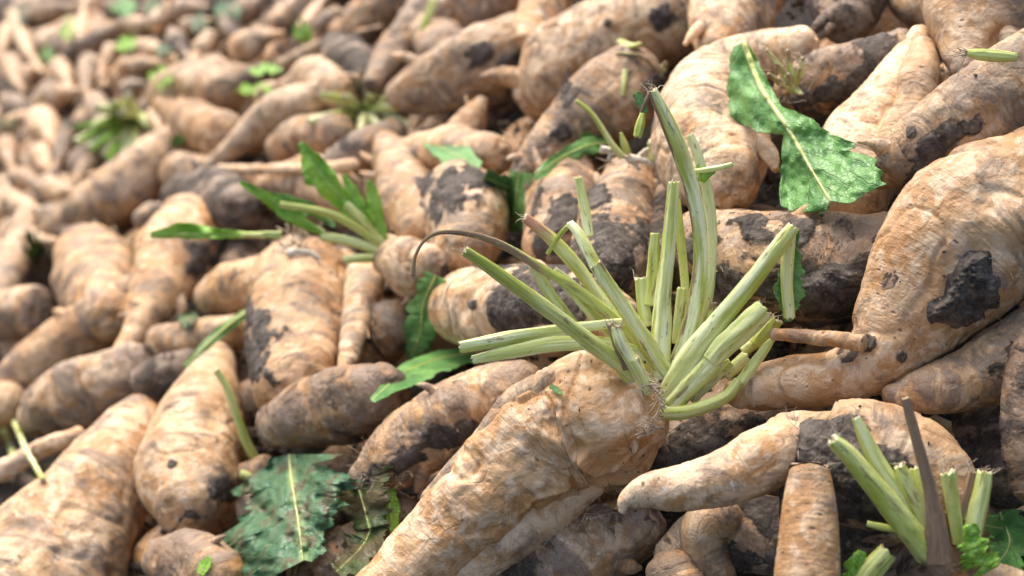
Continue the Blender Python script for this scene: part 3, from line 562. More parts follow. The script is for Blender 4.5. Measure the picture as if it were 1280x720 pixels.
# ------------------------------------------------------------------ leaves
def leaf_mesh(name, parent, mid, wl, wr, mat, lift=8, zfix=None, crump=1., lobes=.25, fold=.0, curl=.0, qt=.8, sweep=(0, 0), nu=90, nv=44, midrib=True, edge_freq=9., origin=None):
    """mid: (x, y) rows base -> tip; wl / wr: half widths (px) left and right along the midrib; lift in mm off the roots"""
    mid = np.asarray(mid, float); S = spline(mid[:, :2], nu); d = np.gradient(S, axis=0); d /= np.linalg.norm(d, axis=1)[:, None]; nn = np.stack([-d[:, 1], d[:, 0]], -1)
    t = np.linspace(0, 1, nu); v = np.linspace(-1, 1, nv)
    WL = np.interp(t, np.linspace(0, 1, len(wl)), wl); WR = np.interp(t, np.linspace(0, 1, len(wr)), wr); so = rng.uniform(-9, 9)
    def edge(t, s_): return 1 + lobes * (vn(np.stack([t * edge_freq + so, t * 0 + s_, t * 0], -1), 2) + .55 * vn(np.stack([t * edge_freq * 3.3 + so, t * 0 + s_, t * 0], -1), 3) + .3 * vn(np.stack([t * edge_freq * 9 + so, t * 0 + s_, t * 0], -1), 4))
    wid = np.where(v[None] < 0, (WL * edge(t, 0))[:, None], (WR * edge(t, 5))[:, None])
    off = v[None] * wid
    sw_ = (sweep[0] + (sweep[1] - sweep[0]) * t)[:, None] * np.abs(off); x = S[:, 0][:, None] + nn[:, 0][:, None] * off + d[:, 0][:, None] * sw_; y = S[:, 1][:, None] + nn[:, 1][:, None] * off + d[:, 1][:, None] * sw_
    if zfix is not None:
        zf = np.interp(t, np.linspace(0, 1, len(zfix)), zfix)[:, None] + 0 * x
    else:
        A = []; z_ = []
        for a in np.linspace(0, nu - 1, 9).astype(int):
            for b in (0, nv // 4, nv // 2, 3 * nv // 4, nv - 1):
                A.append((1, x[a, b], y[a, b])); z_.append(1 / front(x[a, b], y[a, b]))
        A = np.array(A); z_ = np.array(z_); co = np.linalg.lstsq(A, z_, rcond=None)[0]; res = z_ - A @ co
        zf = 1 / (co[0] + np.quantile(res, qt) + co[1] * x + co[2] * y)
    sc = np.stack([x / 45, y / 45, x * 0 + so], -1)
    q = zf.mean() / F
    zz = zf - lift / 1000. + crump * q * (9 * vn(sc, 11) + 4.5 * vn(sc * 2.6, 12) + 2. * vn(sc * 6, 13)) * np.minimum(1, wid / 20)
    zz = zz - fold * np.abs(off) * q + curl * (v[None] ** 2) * wid * q
    zz = zz + crump * q * 7 * vn(np.stack([x / 16, y / 16, x * 0 + so], -1), 15) * np.abs(v[None]) ** 2.5
    V = U(x, y, zz); lc = np.stack([np.repeat(t[:, None], nv, 1), np.repeat(v[None], nu, 0) * wid / max(wid.max(), 1) , x * 0], -1)
    o = mesh_obj(name, V.reshape(-1, 3), gridfaces(nu, nv, False), mat, parent, dict(lc=('FLOAT_VECTOR', lc.reshape(-1, 3))), origin=origin)
    sm = o.modifiers.new('thickness', 'SOLIDIFY'); sm.thickness = .0006
    if midrib:
        c = V[:, nv // 2] - CF * .0008
        st, _, _, _ = None, 0, 0, 0
        S_ = c[::6]; n = len(S_); b = Bag()
        T, N, B = frames(c); th = np.linspace(0, 2 * PI, 10, endpoint=False); rad = np.linspace(.8, .15, nu) * midrib * q
        VV = c[:, None] + (N[:, None] * np.cos(th)[None, :, None] + B[:, None] * np.sin(th)[None, :, None]) * rad[:, None, None]
        sc2 = np.stack([np.repeat((t * .15)[:, None], 10, 1) + so, np.cos(th)[None] * rad[:, None], np.sin(th)[None] * rad[:, None]], -1)
        prm = np.tile((.2, .35, 0.), (nu * 10, 1))
        par = parent if parent is not None else o
        if parent is None: o['_o'] = [float(q_) for q_ in o.location]
        mesh_obj('leaf_midrib', VV.reshape(-1, 3), gridfaces(nu, 10), MS, par, dict(sc=('FLOAT_VECTOR', sc2.reshape(-1, 3)), prm=('FLOAT_VECTOR', prm)))
    return o

# ------------------------------------------------------------------ soil under the heap
def soil():
    nc = np.array((SX, -SY, (SA + SX * W / 2 + SY * H / 2) / F)); L = np.linalg.norm(nc); nn = nc / L; d = 1 / L + .17
    e1 = np.cross(nn, (0, 1, 0)); e1 /= np.linalg.norm(e1); e2 = np.cross(nn, e1); n = 420
    a = np.linspace(-1, 1, n); a = np.sign(a) * np.abs(a) ** 1.8
    A, B = np.meshgrid(a * 12, a * 12, indexing='ij'); c = nn * d + np.array((0, 0, 1.8)) - nn * nn.dot((0, 0, 1.8))
    P = c + A[..., None] * e1 + B[..., None] * e2
    P = P + nn * (.03 * fbm(P * 6, 3, 60) + .012 * fbm(P * 30, 3, 61))[..., None]
    so_ = np.where(P[..., 2] > .3, np.clip(SA + SX * (W / 2 + F * P[..., 0] / np.maximum(P[..., 2], .3)) + SY * (H / 2 - F * P[..., 1] / np.maximum(P[..., 2], .3)), 120, 2600), 2600)
    P = P * (so_ / soft(so_))[..., None]
    P = P[..., 0:1] * CR + P[..., 1:2] * CU + P[..., 2:3] * CF + np.array(CAM)
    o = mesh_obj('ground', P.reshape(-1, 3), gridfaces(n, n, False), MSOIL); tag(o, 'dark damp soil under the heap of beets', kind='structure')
soil()

# ------------------------------------------------------------------ place the roots
PARENT_KEYS = {r['key'] for r in R if r['key'] not in ('far', 'under')} | {'main', 'bigright', 'bent', 'smallball', 'upright', 'frontleft', 'leftE', 'palecone', 'muddymid', 'darkstub', 'behindmain', 'rightstub', 'bottommud', 'midmud', 'crownright'}
THING = {}
def sidecenter(r): return np.array(r['X'][len(r['X']) // 2])
for i, r in enumerate(R):
    if not KEEP[i]: continue
    Vf, Fq, tr, at = build_root(i, r)
    k = r['key']
    if r.get('part_of'):
        mesh_obj('side_root', Vf, Fq, MR, THING[r['part_of']], at, tris=tr); continue
    if k in PARENT_KEYS:
        t = thing('beet_root', Vf.mean(0)); tag(t, r['label'], 'beet'); THING[k] = t
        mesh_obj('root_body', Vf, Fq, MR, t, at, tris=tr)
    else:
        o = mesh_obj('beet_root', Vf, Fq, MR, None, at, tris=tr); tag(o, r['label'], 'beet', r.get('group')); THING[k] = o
        
RK = {r['key']: r for r in R if r['key'] not in ('far', 'under')}
for k_ in ('rightstub', 'stick', 'thinleft'): THING[k_].name = 'root_tail'; THING[k_]['category'] = 'root tail'

def sub_root(par, key, pts, tone=.3, mud=.1, cap=(.8, .9), pale=.6, name='side_root', spots=()):
    """a fork or side root fixed to its beet, given with dz (mm) against the beet's spine distance"""
    pts = np.array(pts, float); k = RK[par]
    zz = []
    px, py, pz = to_px(k['X'])
    for (x, y, rr, dz) in pts: zz.append(pz[np.argmin(np.hypot(px - x, py - y))] + dz / 1000.)
    r = dict(key=key, pts=np.column_stack([pts[:, :3], zz]), tone=tone, mud=mud, cap=cap, spots=spots, pale=pale)
    EE_i = len(EE); globals()['EE'] = np.vstack([EE, [0, 0]])
    Vf, Fq, tr, at = build_root(EE_i, r)
    return mesh_obj(name, Vf, Fq, MR, THING[par], at, tris=tr)
sub_root('main', 'fork', [(735,600,26,-8), (690,628,36,0), (645,655,38,2), (598,692,35,4), (545,745,30,6)], .2, .0, pale=1.)
sub_root('main', 'fork2', [(690,478,22,-20), (650,505,24,-12), (610,548,20,-6), (572,590,18,0), (540,625,15,8)], .3, .2, pale=.6, spots=[(600,560,13),(640,520,10),(570,595,13)])
sub_root('main', 'fork3', [(800,625,8,10), (760,640,14,10), (720,648,16,8), (680,668,12,8)], .5, .3, pale=.4)

sub_root('bent', 'tail', [(990,556,36,-14), (958,574,42,-44), (922,592,38,-50), (882,603,33,-50), (842,611,27,-46), (808,614,20,-42), (785,626,13,-40), (779,638,6,-40)], .35, .02, pale=1., cap=(.5,.5))
sub_root('bottommud', 'fold', [(905,640,24,-40), (880,660,30,-44), (885,700,28,-40), (900,740,28,-30)], .4, .2, pale=.4)
# snapped side roots and nubs that break the outlines
for k_, r_ in list(RK.items()):
    if k_ in ('main', 'bigright', 'lowright', 'edgeright', 'rough', 'cutbeet', 'pear', 'rightstub', 'stick', 'thinleft', 'palefork', 'upright', 'bent') or r_.get('part_of') or r_['key'] in ('palefork', 'tail', 'fork'): continue
    p_ = r_['pts']; 
    for q_ in range(2 if p_[:, 2].max() > 34 else 1):
        f_ = rng.uniform(.3, .85) * (len(p_) - 1); i_ = min(int(f_), len(p_) - 2); c_ = p_[i_] + (p_[i_ + 1] - p_[i_]) * (f_ - i_); dd_ = (p_[i_ + 1] - p_[i_])[:2]; dd_ = dd_ / np.hypot(*dd_)
        s_ = rng.choice((-1, 1)); n_ = np.array((-dd_[1], dd_[0])) * s_ * rng.uniform(.55, 1) + dd_ * rng.uniform(.2, .9); n_ /= np.hypot(*n_); w_ = c_[2] * rng.uniform(.10, .20); L_ = c_[2] * rng.uniform(.15, .5)
        a_ = c_[:2] + n_ * c_[2] * .72; b_ = a_ + n_ * (c_[2] * .28 + L_ * .5) + dd_ * L_ * .15; e_ = b_ + n_ * L_ * .5 + dd_ * L_ * rng.uniform(.1, .6)
        dz_ = -c_[2] * .45 / F * 2000 * .9
        sub_root(k_, 'nub', [(a_[0], a_[1], w_ * 1.5, dz_), (b_[0], b_[1], w_, dz_ * 1.05), (e_[0], e_[1], w_ * .45, dz_)], r_['tone'], r_['mud'], (.8, .8), pale=.3)
def clod(par, cx, cy, pts, h=14, n=90, mat=None):
    """a lump of caked soil on the beet: outline polygon in picture pixels, thickness in mm"""
    pts = np.array(pts, float); lo, hi = pts.min(0) - 4, pts.max(0) + 4
    r = RK[par]; gx = np.linspace(lo[0], hi[0], n); gy = np.linspace(lo[1], hi[1], n); X, Y = np.meshgrid(gx, gy, indexing='ij')
    px, py, pz = to_px(r['V'].reshape(-1, 3)); fc = (r['D'].reshape(-1, 3) @ (-CF)) > 0
    px, py, pz = px[fc], py[fc], pz[fc]
    sel = (px > lo[0] - 25) & (px < hi[0] + 25) & (py > lo[1] - 25) & (py < hi[1] + 25); px, py, pz = px[sel], py[sel], pz[sel]
    A = lambda x, y: np.stack([np.ones_like(x), x, y, x * x, x * y, y * y, x**3, y**3, x*x*y, x*y*y], -1)
    mx, my = px.mean(), py.mean(); co = np.linalg.lstsq(A((px - mx) / 50, (py - my) / 50), pz, rcond=None)[0]
    Z = A((X - mx) / 50, (Y - my) / 50) @ co
    # signed distance to the outline
    D = np.full(X.shape, 1e9); ins = np.zeros(X.shape, bool)
    for a, b in zip(pts, np.roll(pts, -1, 0)):
        ab = b - a; tt = np.clip(((X - a[0]) * ab[0] + (Y - a[1]) * ab[1]) / (ab @ ab), 0, 1); D = np.minimum(D, np.hypot(X - a[0] - tt * ab[0], Y - a[1] - tt * ab[1]))
        c = ((a[1] > Y) != (b[1] > Y)) & (X < (b[0] - a[0]) * (Y - a[1]) / (b[1] - a[1] + 1e-9) + a[0]); ins ^= c
    sd_ = np.where(ins, D, -D); q = Z.mean() / F; P = np.stack([X, Y, X * 0], -1)
    sd_ = sd_ + 7 * fbm(P / 14, 4, 71)
    sh = sst(sd_, -1, 16); hh = sh * (h * (.55 + .55 * fbm(P / 22, 4, 72) + .35 * np.abs(fbm(P / 7, 3, 73)))) - .5 - 7 * sst(-sd_, 0, 9)
    V = U(X, Y, Z - hh / 1000.)
    return mesh_obj('soil_clod', V.reshape(-1, 3), gridfaces(n, n, False), mat or MC, THING[par])
clod('bigright', 1215, 370, [(1212,315),(1232,318),(1238,345),(1256,352),(1270,392),(1245,398),(1225,408),(1195,412),(1160,398),(1158,378),(1180,370),(1185,345)], 16)
clod('muddymid', 1045, 360, [(1000,345),(1040,332),(1085,338),(1100,355),(1090,385),(1040,402),(1000,392),(985,370)], 14)
clod('bent', 1020, 570, [(985,530),(1040,528),(1062,536),(1088,566),(1100,600),(1108,650),(1060,630),(1030,595),(992,590),(978,560)], 9)
clod('midmud', 670, 385, [(592,368),(625,355),(660,335),(700,340),(720,370),(710,405),(670,400),(640,415),(600,410)], 8)
clod('crownright', 765, 330, [(730,275),(750,285),(765,310),(795,315),(792,345),(770,365),(742,355),(728,320)], 10)

# cut faces
def cut_face(key, end=0, label=None):
    r = RK[key]; n = 1 if end == 0 else -2
    c = r['X'][0]; T = -r['T'][3]; r1 = r['rad'][:40].max() if key == 'x' else r['pts'][0, 2] * to_px(r['X'][:1])[2][0] / F; rad = r1 * .95; hc = r['cap'][0] * r1
    m, kk = 48, 12; th = np.linspace(0, 2 * PI, m, endpoint=False); N, B = r['N'][2], np.cross(r['T'][2], r['N'][2])
    rs = np.linspace(1, .02, kk); V = []
    for q in rs:
        P = c + T * 0 + (N[None] * np.cos(th)[:, None] + B[None] * np.sin(th)[:, None]) * rad * q * (1 + .05 * np.cos(3 * th + 1))[:, None]
        dome = .0022 + hc * (math.sqrt(1 - (q * .96) ** 4) - 1) + .0016 * vn(P * 160, 3) + .002 * vn(P * 60, 4)
        V.append(P + T[None] * dome[:, None])
    V = np.array(V); mesh_obj('cut_end', V.reshape(-1, 3), gridfaces(kk, m), MCUTB, THING[key])
MCUTB = plain('brown_cut_crown', (.12, .065, .035), (.50, .36, .24), 130, .7, .003)
for k_ in ('upright', 'frontleft', 'leftE'): cut_face(k_)
# ------------------------------------------------------------------ leaf stalks of the largest beet
def zc(key, k=0): 
    px, py, pz = to_px(RK[key]['X']); return float(pz[k])
ZB = zc('main', 0) + .012
TM = THING['main']
def S(px, w, **kw):
    fr_ = kw.pop('fray', 0); par = kw.pop('par', TM); zb = kw.pop('zb', ZB)
    o, e, T, r = stalk_mesh('leaf_stalk', par, px, w, zb, **kw)
    o['_o'] = list(par['_o'])
    if fr_:
        f = fray(o, e, T, r, fr_)
    return o
S([(842,500,4),(800,474,-12),(765,448,-30),(720,414,-48),(670,376,-66),(620,340,-84),(580,313,-98)], [13,13,12.5,13,12,10.5,8.5], pale=.35, dry=(.05,.1,.3), fray=7)
S([(838,490,10),(800,440,6),(765,398,2),(720,362,-4),(680,338,-8),(640,313,-14),(600,296,-20),(560,290,-26),(535,297,-30),(520,318,-32),(516,345,-30)], [9,9,9,9,8,6.5,5,3.5,2.8,2.5,3.5], dry=(.2,.5,.9), pale=.2, flat=.5)
S([(795,440,22),(770,400,20),(742,362,18),(718,330,14),(690,300,8),(655,272,0)], [9,11,11,12,11,8], pale=.6, pink=1., fray=3)
S([(836,470,-2),(815,440,-10),(788,398,-20),(762,358,-28),(744,330,-32)], [15,14,13,12,10.5], pale=.8, dry=(.1,.1,.5))
S([(745,335,-30),(734,312,-26),(722,290,-20),(712,279,-14)], [9,9,8,7], pale=.9, dry=(.5,.1,.1))
S([(714,280,-13),(703,290,-6),(692,305,2),(684,318,8)], [4,4,4,3], pale=1., flat=.4)
S([(728,420,8),(706,392,6),(684,362,2),(666,330,-2)], [9,9,9,8], pale=.5, dry=(.1,.1,.2))
S([(790,440,14),(755,402,10),(720,365,6),(692,338,0)], [13,14,12,8], pale=.7, flat=.3, groove=.6)
# folded blades lying towards the left
S([(800,400,-6),(750,406,-10),(700,412,-12),(640,422,-14),(575,434,-14)], [6,8,10,12,10], pale=.8, flat=.35, up=CU, groove=1.3)
S([(820,452,-4),(770,432,-10),(700,430,-14),(640,440,-14),(590,450,-12)], [8,11,12,11,7], pale=.7, flat=.3, up=CU, groove=1.3)
S([(768,455,-22),(745,438,-16),(720,425,-10)], [8,9,8], pale=.9, flat=.4)
# short split stalk with a torn skin
S([(806,486,-30),(792,456,-36),(778,430,-40),(770,408,-40)], [8,9,10,9], pale=.9, dry=(.1,.3,.6), fray=5)
S([(812,492,-34),(802,468,-40),(792,448,-42)], [8,9,9], pale=.5, dry=(.0,.05,.2))
S([(783,462,-30),(772,432,-36),(762,405,-38)], [6,8,6], dry=(.6,.8,.9), pale=.2, fray=4, flat=.5)
S([(792,486,-14),(778,466,-18),(768,452,-20)], [6,7,6], pale=.5)
# tall upright stalks
S([(826,474,0),(826,420,-4),(831,350,-8),(838,280,-10),(842,228,-10)], [16,15.5,12.5,11,9.5], pale=1., dry=(.1,.1,.3), fray=3, edge=.25)
S([(812,382,10),(816,340,12),(818,292,12)], [10,9.5,7], pale=.7, dry=(.1,.1,.25))
S([(808,408,14),(803,378,14),(801,348,14)], [11,11,11], pale=.4, fray=3, dry=(.1,.1,.3))
S([(838,480,4),(858,430,0),(872,370,-6),(876,310,-12),(868,250,-20),(850,190,-30),(832,148,-36),(815,113,-40)], [16,15,13,12,12.5,13,12,9], pale=1., dry=(.1,.1,.35), fray=10, edge=.55)
S([(868,420,14),(884,370,14),(890,310,10),(886,250,6),(874,200,0),(862,168,-2)], [9,9,8.5,8.5,7.5,6], pale=.7)
S([(858,380,20),(854,330,22),(849,280,22),(845,235,22)], [7,7,6.5,5], pale=.3)
S([(846,430,16),(850,395,18),(853,360,20)], [8,9,8], pale=.4, dry=(.1,.2,.4))
S([(737,296,40),(731,262,44),(722,222,46)], [8,8.5,7], pale=.8, dry=(.1,.1,.4))
S([(868,214,-4),(885,212,-8),(902,209,-12),(916,205,-16)], [4,5,4.5,3.5], pale=.5, fray=2)
# stalks fanning to the right
S([(830,502,-6),(862,448,-20),(900,400,-28),(940,352,-36),(972,310,-42),(992,284,-44)], [20,18,16,14.5,13.5,10], pale=.8, dry=(.1,.05,.15), fray=2)
S([(838,506,-16),(868,474,-24),(894,446,-28)], [16,17,18], pale=.6, dry=(.1,.05,.5))
S([(888,452,-30),(905,432,-32),(930,410,-36),(955,386,-40)], [15,19,20,19], pale=.5, dry=(.4,.05,.35), fray=3)
S([(826,516,-18),(860,514,-26),(905,498,-32),(925,476,-34)], [13,12,10,9], pale=.5)
S([(925,478,-33),(942,456,-33),(958,434,-32),(966,424,-32)], [9,9,7,4], pale=.4, dry=(.1,.3,.5), fray=9)
S([(862,500,0),(890,470,2),(912,452,2)], [10,12,8], pale=.7, flat=.4)
S([(906,470,8),(920,458,8),(934,446,8)], [9,10,11], pale=.5, fray=3)
S([(945,432,2),(958,414,0),(970,398,-2)], [11,13,13], pale=.6, fray=2, dry=(.1,.1,.3))
S([(928,440,12),(944,428,12),(956,418,12)], [9,10,10], pale=.4)
S([(884,424,10),(888,400,10),(893,378,10)], [6,6,5], pale=.3, dry=(.1,.3,.7))
# hanging blade behind the long right stalk
o = S([(990,284,-38),(986,320,-30),(984,360,-26),(987,398,-24)], [7,10,10,9], pale=.5, groove=1.4, flat=.5)
leaf_mesh('leaf_blade', o, [(992,285),(984,330),(982,368),(986,402)], [6,16,26,4], [2,8,12,6], ML, zfix=[ZB-.034, ZB-.028, ZB-.020, ZB-.018], lift=0, lobes=.25, midrib=0, crump=.7, nu=50, nv=24)
o = S([(812,118,-38),(803,135,-36),(800,150,-34)], [3.5,2.5,3], dry=(.7,.8,.8), pale=.1)
leaf_mesh('leaf_blade', o, [(794,116),(800,128),(806,142)], [5,8,3], [4,6,2], ML, zfix=[ZB-.036]*2, lift=0, midrib=0, crump=.5, nu=24, nv=14)
S([(803,142,-36),(800,156,-38),(796,172,-40)], [4,7,6.5], pale=.2, dry=(.5,.1,.4))
o = S([(868,236,-2),(872,224,-4),(874,212,-6)], [3,3,3])
leaf_mesh('leaf_blade', o, [(866,214),(878,222),(894,214)], [10,12,3], [3,5,2], ML2, zfix=[ZB-.004, ZB-.008], lift=0, midrib=0, crump=.5, nu=30, nv=16)
# crown collar: dry torn leaf bases where the stalks meet the beet
b = Bag()
for k in range(90):
    a = rng.uniform(-1.4, 1.5); rr_ = rng.uniform(20, 52); x = 803 + 26 * math.cos(a) + rng.normal(0, 3); y = 505 + 36 * math.sin(a) + rng.normal(0, 3)
    p = U(x, y, front(x, y) - .002); tgt = U(x - 18 + rng.normal(0, 8), y + rng.normal(0, 14), front(x, y) - .003)
    fibre(b, p, tgt - p, rng.uniform(.006, .018), rng.uniform(.0005, .0011), .35, 7)
b.build('crown_fibre', MFI, TM)

# ------------------------------------------------------------------ the second bunch of stalks, lower right
bx, by = 1165, 690
ZQ = min(front(1131, 500) + .028, front(1162, 610) + .02, front(1045, 555) + .026, front(1095, 610) + .016, front(1146, 555) + .024) - .030
TQ = thing('leaf_bunch', U(bx, by, ZQ)); tag(TQ, 'bunch of thick cut green leaf stalks with one purple brown stalk, lower right', 'leaf stalks')
q = lambda px, w, **kw: S([(x_, y_, z_ * (.5 if z_ > 0 else 1)) for x_, y_, z_ in px], [v * 1.06 for v in w], par=TQ, zb=ZQ, **kw)
q([(1160,692,0),(1130,655,-8),(1095,610,-16),(1062,570,-22),(1040,550,-26)], [22,20,17,15,11], pale=.25, fray=8, dry=(.45,.05,.1), flat=.8)
q([(1140,650,10),(1118,610,8),(1095,575,4),(1080,545,0),(1070,522,-2)], [10,12,12,10,6], pale=.7, fray=4, dry=(.1,.05,.2))
q([(1165,670,4),(1150,635,2),(1135,605,0),(1124,582,-2)], [15,15,14,8], pale=.35, fray=5)
q([(1152,620,12),(1148,600,14),(1143,585,16)], [10,10,9], pale=.2)
o = q([(1176,705,-12),(1172,660,-16),(1162,610,-20),(1146,550,-24),(1131,498,-28)], [19,15,9,8,6], dry=(1.2,1.2,1.3), pale=.1, flat=.5, groove=1.4)
q([(1198,680,2),(1192,640,0),(1184,590,-2)], [10,11,12], pale=.3, fray=9)
q([(1212,690,6),(1220,650,4),(1228,610,2),(1231,590,2)], [16,15,13,11], pale=.3, fray=8, dry=(.2,.3,.4))
q([(1206,650,12),(1210,620,12),(1216,590,12)], [8,8,6], dry=(.5,.7,.8), pale=.1, fray=4)
q([(1180,715,-4),(1155,690,-4),(1140,660,0)], [12,10,6], dry=(.8,.8,.9))
q([(1075,735,4),(1090,712,2),(1110,690,0)], [17,18,15], pale=.35, fray=2)
q([(1130,665,18),(1105,660,18),(1084,655,18)], [5,6,5], pale=.1)
leaf_mesh('leaf_blade', TQ, [(1235,715),(1222,690),(1213,655)], [14,20,6], [16,20,6], ML2, zfix=[ZQ-.01, ZQ-.014], lift=0, crump=1.8, midrib=0, lobes=.5, nu=50, nv=30)
leaf_mesh('leaf_blade', TQ, [(1062,740),(1070,715),(1080,690)], [8,16,8], [4,8,4], ML2, zfix=[ZQ-.0, ZQ-.004], lift=0, crump=1., midrib=0, lobes=.2, nu=40, nv=20)

# ------------------------------------------------------------------ tuft on the small round beet (left of centre)
ZT = zc('smallball', -1) - .03; TT = THING['smallball']
s_ = lambda px, w, **kw: S(px, w, par=TT, zb=ZT, **kw)
def bladed(par, zb, mid, wl, wr, mat=ML2, dz=(0, 0), w=6, **kw):
    st = S([(x, y, 2 + dz[0] + (dz[1] - dz[0]) * i / (len(mid) - 1)) for i, (x, y) in enumerate(mid)], [w * .8, w * .45, w * .2], par=par, zb=zb, pale=.4)
    st['_o'] = list(par['_o'])
    leaf_mesh('leaf_blade', st, mid, wl, wr, mat, zfix=[zb + dz[0] / 1000 - .002, zb + dz[1] / 1000 - .002], lift=0, midrib=0, nu=60, nv=24, lobes=.15, **kw)
s_([(484,312,0),(455,290,-8),(420,270,-16),(390,262,-20),(350,256,-26)], [7,7,7,6,5], pale=.3)
s_([(484,318,0),(450,305,-6),(420,298,-10),(400,296,-12)], [7,8,8,6], pale=.3, dry=(.4,.1,.2))
s_([(484,322,0),(455,323,-8),(430,325,-12)], [7,8,7], pale=.5)
s_([(480,308,0),(458,282,-6),(432,255,-12)], [8,9,7], pale=.6)
bladed(TT, ZT, [(470,300),(430,250),(400,215),(376,178)], [3,14,20,4], [3,10,14,3], dz=(-4, -24), w=6)
bladed(TT, ZT, [(482,300),(470,262),(462,225)], [3,10,4], [3,10,4], dz=(-2, -10), w=4)
bladed(TT, ZT, [(474,306),(448,255),(430,218)], [3,10,4], [3,8,3], dz=(0, -10), w=4)
bladed(TT, ZT, [(405,292),(360,264),(325,240),(300,228)], [4,12,8,2], [2,6,4,2], dz=(-12, -30), w=6)
leaf_mesh('leaf_blade', TT, [(420,282),(380,258),(330,242)], [2,10,3], [2,10,3], ML, zfix=[ZT, ZT - .01], lift=0, midrib=0, nu=40, nv=16)
b = Bag()
for k in range(30): p = U(484 + rng.normal(0, 3), 314 + rng.normal(0, 7), ZT - .004); fibre(b, p, rng.normal(0, 1, 3), rng.uniform(.008, .02), .0009)
b.build('crown_fibre', MFI, TT)

# broken leaf base lying on the thick upright beet
ZL = front(375, 335) - .025
TL = thing('leaf_scrap', U(372, 305, ZL)); tag(TL, 'broken leaf base with dry fibres, a white chip and a flat green blade pointing left', 'leaf scrap')
bladed(TL, ZL, [(352,294),(290,294),(235,293),(188,293)], [3,4,5,4], [3,6,16,3], dz=(0, -20), w=8)
b = Bag()
for k in range(60): p = U(372 + rng.normal(0, 14), 300 + rng.normal(0, 11), ZL + .002); fibre(b, p, rng.normal(0, 1, 3) + CU * .4, rng.uniform(.01, .026), .0011)
b.build('dry_fibre', MFI, TL)
V, Fq = tube(U([360,372,388,400], [318,315,317,324], [ZL - .005] * 4), .008, .003, 12, 24); mesh_obj('white_chip', V, Fq, MCUT, TL)

# stubs of trimmed leaf bases on crowns that face the viewer
for k_, n_ in (('frontup', 6), ('cutbeet', 5), ('diagonal', 4), ('cone', 5), ('leftC', 5), ('topright2', 5), ('leftA', 4), ('lowright', 3), ('crownleft', 4)):
    r_ = RK[k_]; p_ = r_['pts']; d_ = (p_[0] - p_[1])[:2]; d_ = d_ / np.hypot(*d_); z_ = zc(k_) - p_[0, 2] * .5 / F * 1.8
    for q_ in range(n_):
        a_ = p_[0, :2] + d_ * p_[0, 2] * .55 + np.array((-d_[1], d_[0])) * p_[0, 2] * rng.uniform(-.55, .55); L_ = rng.uniform(8, 18); v_ = d_ + rng.normal(0, .35, 2); e_ = a_ + v_ * L_
        S([(a_[0], a_[1], 6), ((a_ + e_)[0] / 2, (a_ + e_)[1] / 2, 0), (e_[0], e_[1], -4)], [rng.uniform(4, 7), 5, 4], par=THING[k_], zb=z_, pale=.7, dry=(.4, rng.uniform(0, .9), .8))
# ------------------------------------------------------------------ tufts far up the heap
def tuft(cx, cy, tips, label, w=5, mat_dry=.1, pale=.3, lift=.05):
    z = front(cx, cy) - .01; t = thing('leaf_tuft', U(cx, cy, z)); tag(t, label, 'leaf tuft')
    for (x, y) in tips:
        mx, my = cx + (x - cx) * .5 + rng.normal(0, 2), cy + (y - cy) * .5 - 3
        S([(cx, cy, 0), (mx, my, -lift * 700), (x, y, -lift * 1000)], [w, w, w * .7], par=t, zb=z, pale=pale, dry=(.1, mat_dry, mat_dry))
    return t
t = tuft(172, 148, [(95,178),(108,160),(112,186),(130,196),(150,205),(165,200),(140,130),(160,118),(120,135),(196,160),(150,140)], 'yellow green tuft of leaf stubs above the slanting pale brown root', 10, .0, .9, .20)
t['_o'] = list(t['_o'])
for (x, y) in [(100,172),(118,158),(112,188),(135,200),(158,206),(140,132),(190,158),(92,160),(125,178)]:
    z_ = front(172, 148) - .01; leaf_mesh('leaf_blade', t, [(172,148),((172 + x) / 2 + 2, (148 + y) / 2 - 4),(x, y)], [3,5,2], [3,5,2], ML2, zfix=[z_ - .01, z_ - .26], lift=0, midrib=0, nu=24, nv=10, lobes=.1, crump=.4)
t = tuft(455, 140, [(385,152),(410,165),(430,120),(400,118),(470,110),(500,135),(520,160),(450,165),(505,115),(480,165)], 'faded yellow tuft of cut stalks beside the round yellowish beet', 8, .2, .9, .12)
b = Bag(); z = front(455, 140) - .02
for k in range(40): p = U(465 + rng.normal(0, 20), 138 + rng.normal(0, 14), z); fibre(b, p, rng.normal(0, 1, 3), rng.uniform(.02, .05), .0013)
b.build('dry_fibre', MFI, t)
# small crown with a hooked stalk
ZH = front(785, 215) - .012
t = thing('torn_leaf_cluster', U(785, 200, ZH)); tag(t, 'small torn white crown with a hooked green stalk on a tan beet shoulder', 'leaf cluster')
S([(778,196,0),(765,180,-8),(752,160,-14),(738,140,-18),(720,126,-20)], [6,5,4.5,4,3.5], par=t, zb=ZH, pale=.5)
S([(820,200,0),(822,190,-4),(815,176,-10)], [12,12,8], par=t, zb=ZH, pale=.3, dry=(.3,.3,.5))
S([(785,192,-6),(780,180,-10),(776,166,-14)], [5,6,2], par=t, zb=ZH, pale=.0)
b = Bag()
for k in range(16):
    a = rng.uniform(-.5, 3.6); p = U(790 + 26 * math.cos(a), 200 + 9 * math.sin(a), ZH); fibre(b, p, (p - U(788, 202, ZH + .03)), rng.uniform(.012, .03), .0009)
b.build('torn_fibre', MFI, t)
b = Bag()
for (x0, y0, x1, y1, r_) in ((750,186,785,198,.005),(785,198,818,206,.006),(785,198,800,214,.004),(765,190,760,202,.003),(800,195,812,186,.003)):
    V, Fq = tube(U([x0, (x0 + x1) / 2, x1], [y0, (y0 + y1) / 2 - 2, y1], [ZH] * 3), r_, r_ * .5, 10, 16); V = V + .001 * rng.normal(0, 1, V.shape) * .4; b.add(V, Fq)
b.build('white_flesh', MCUT, t)
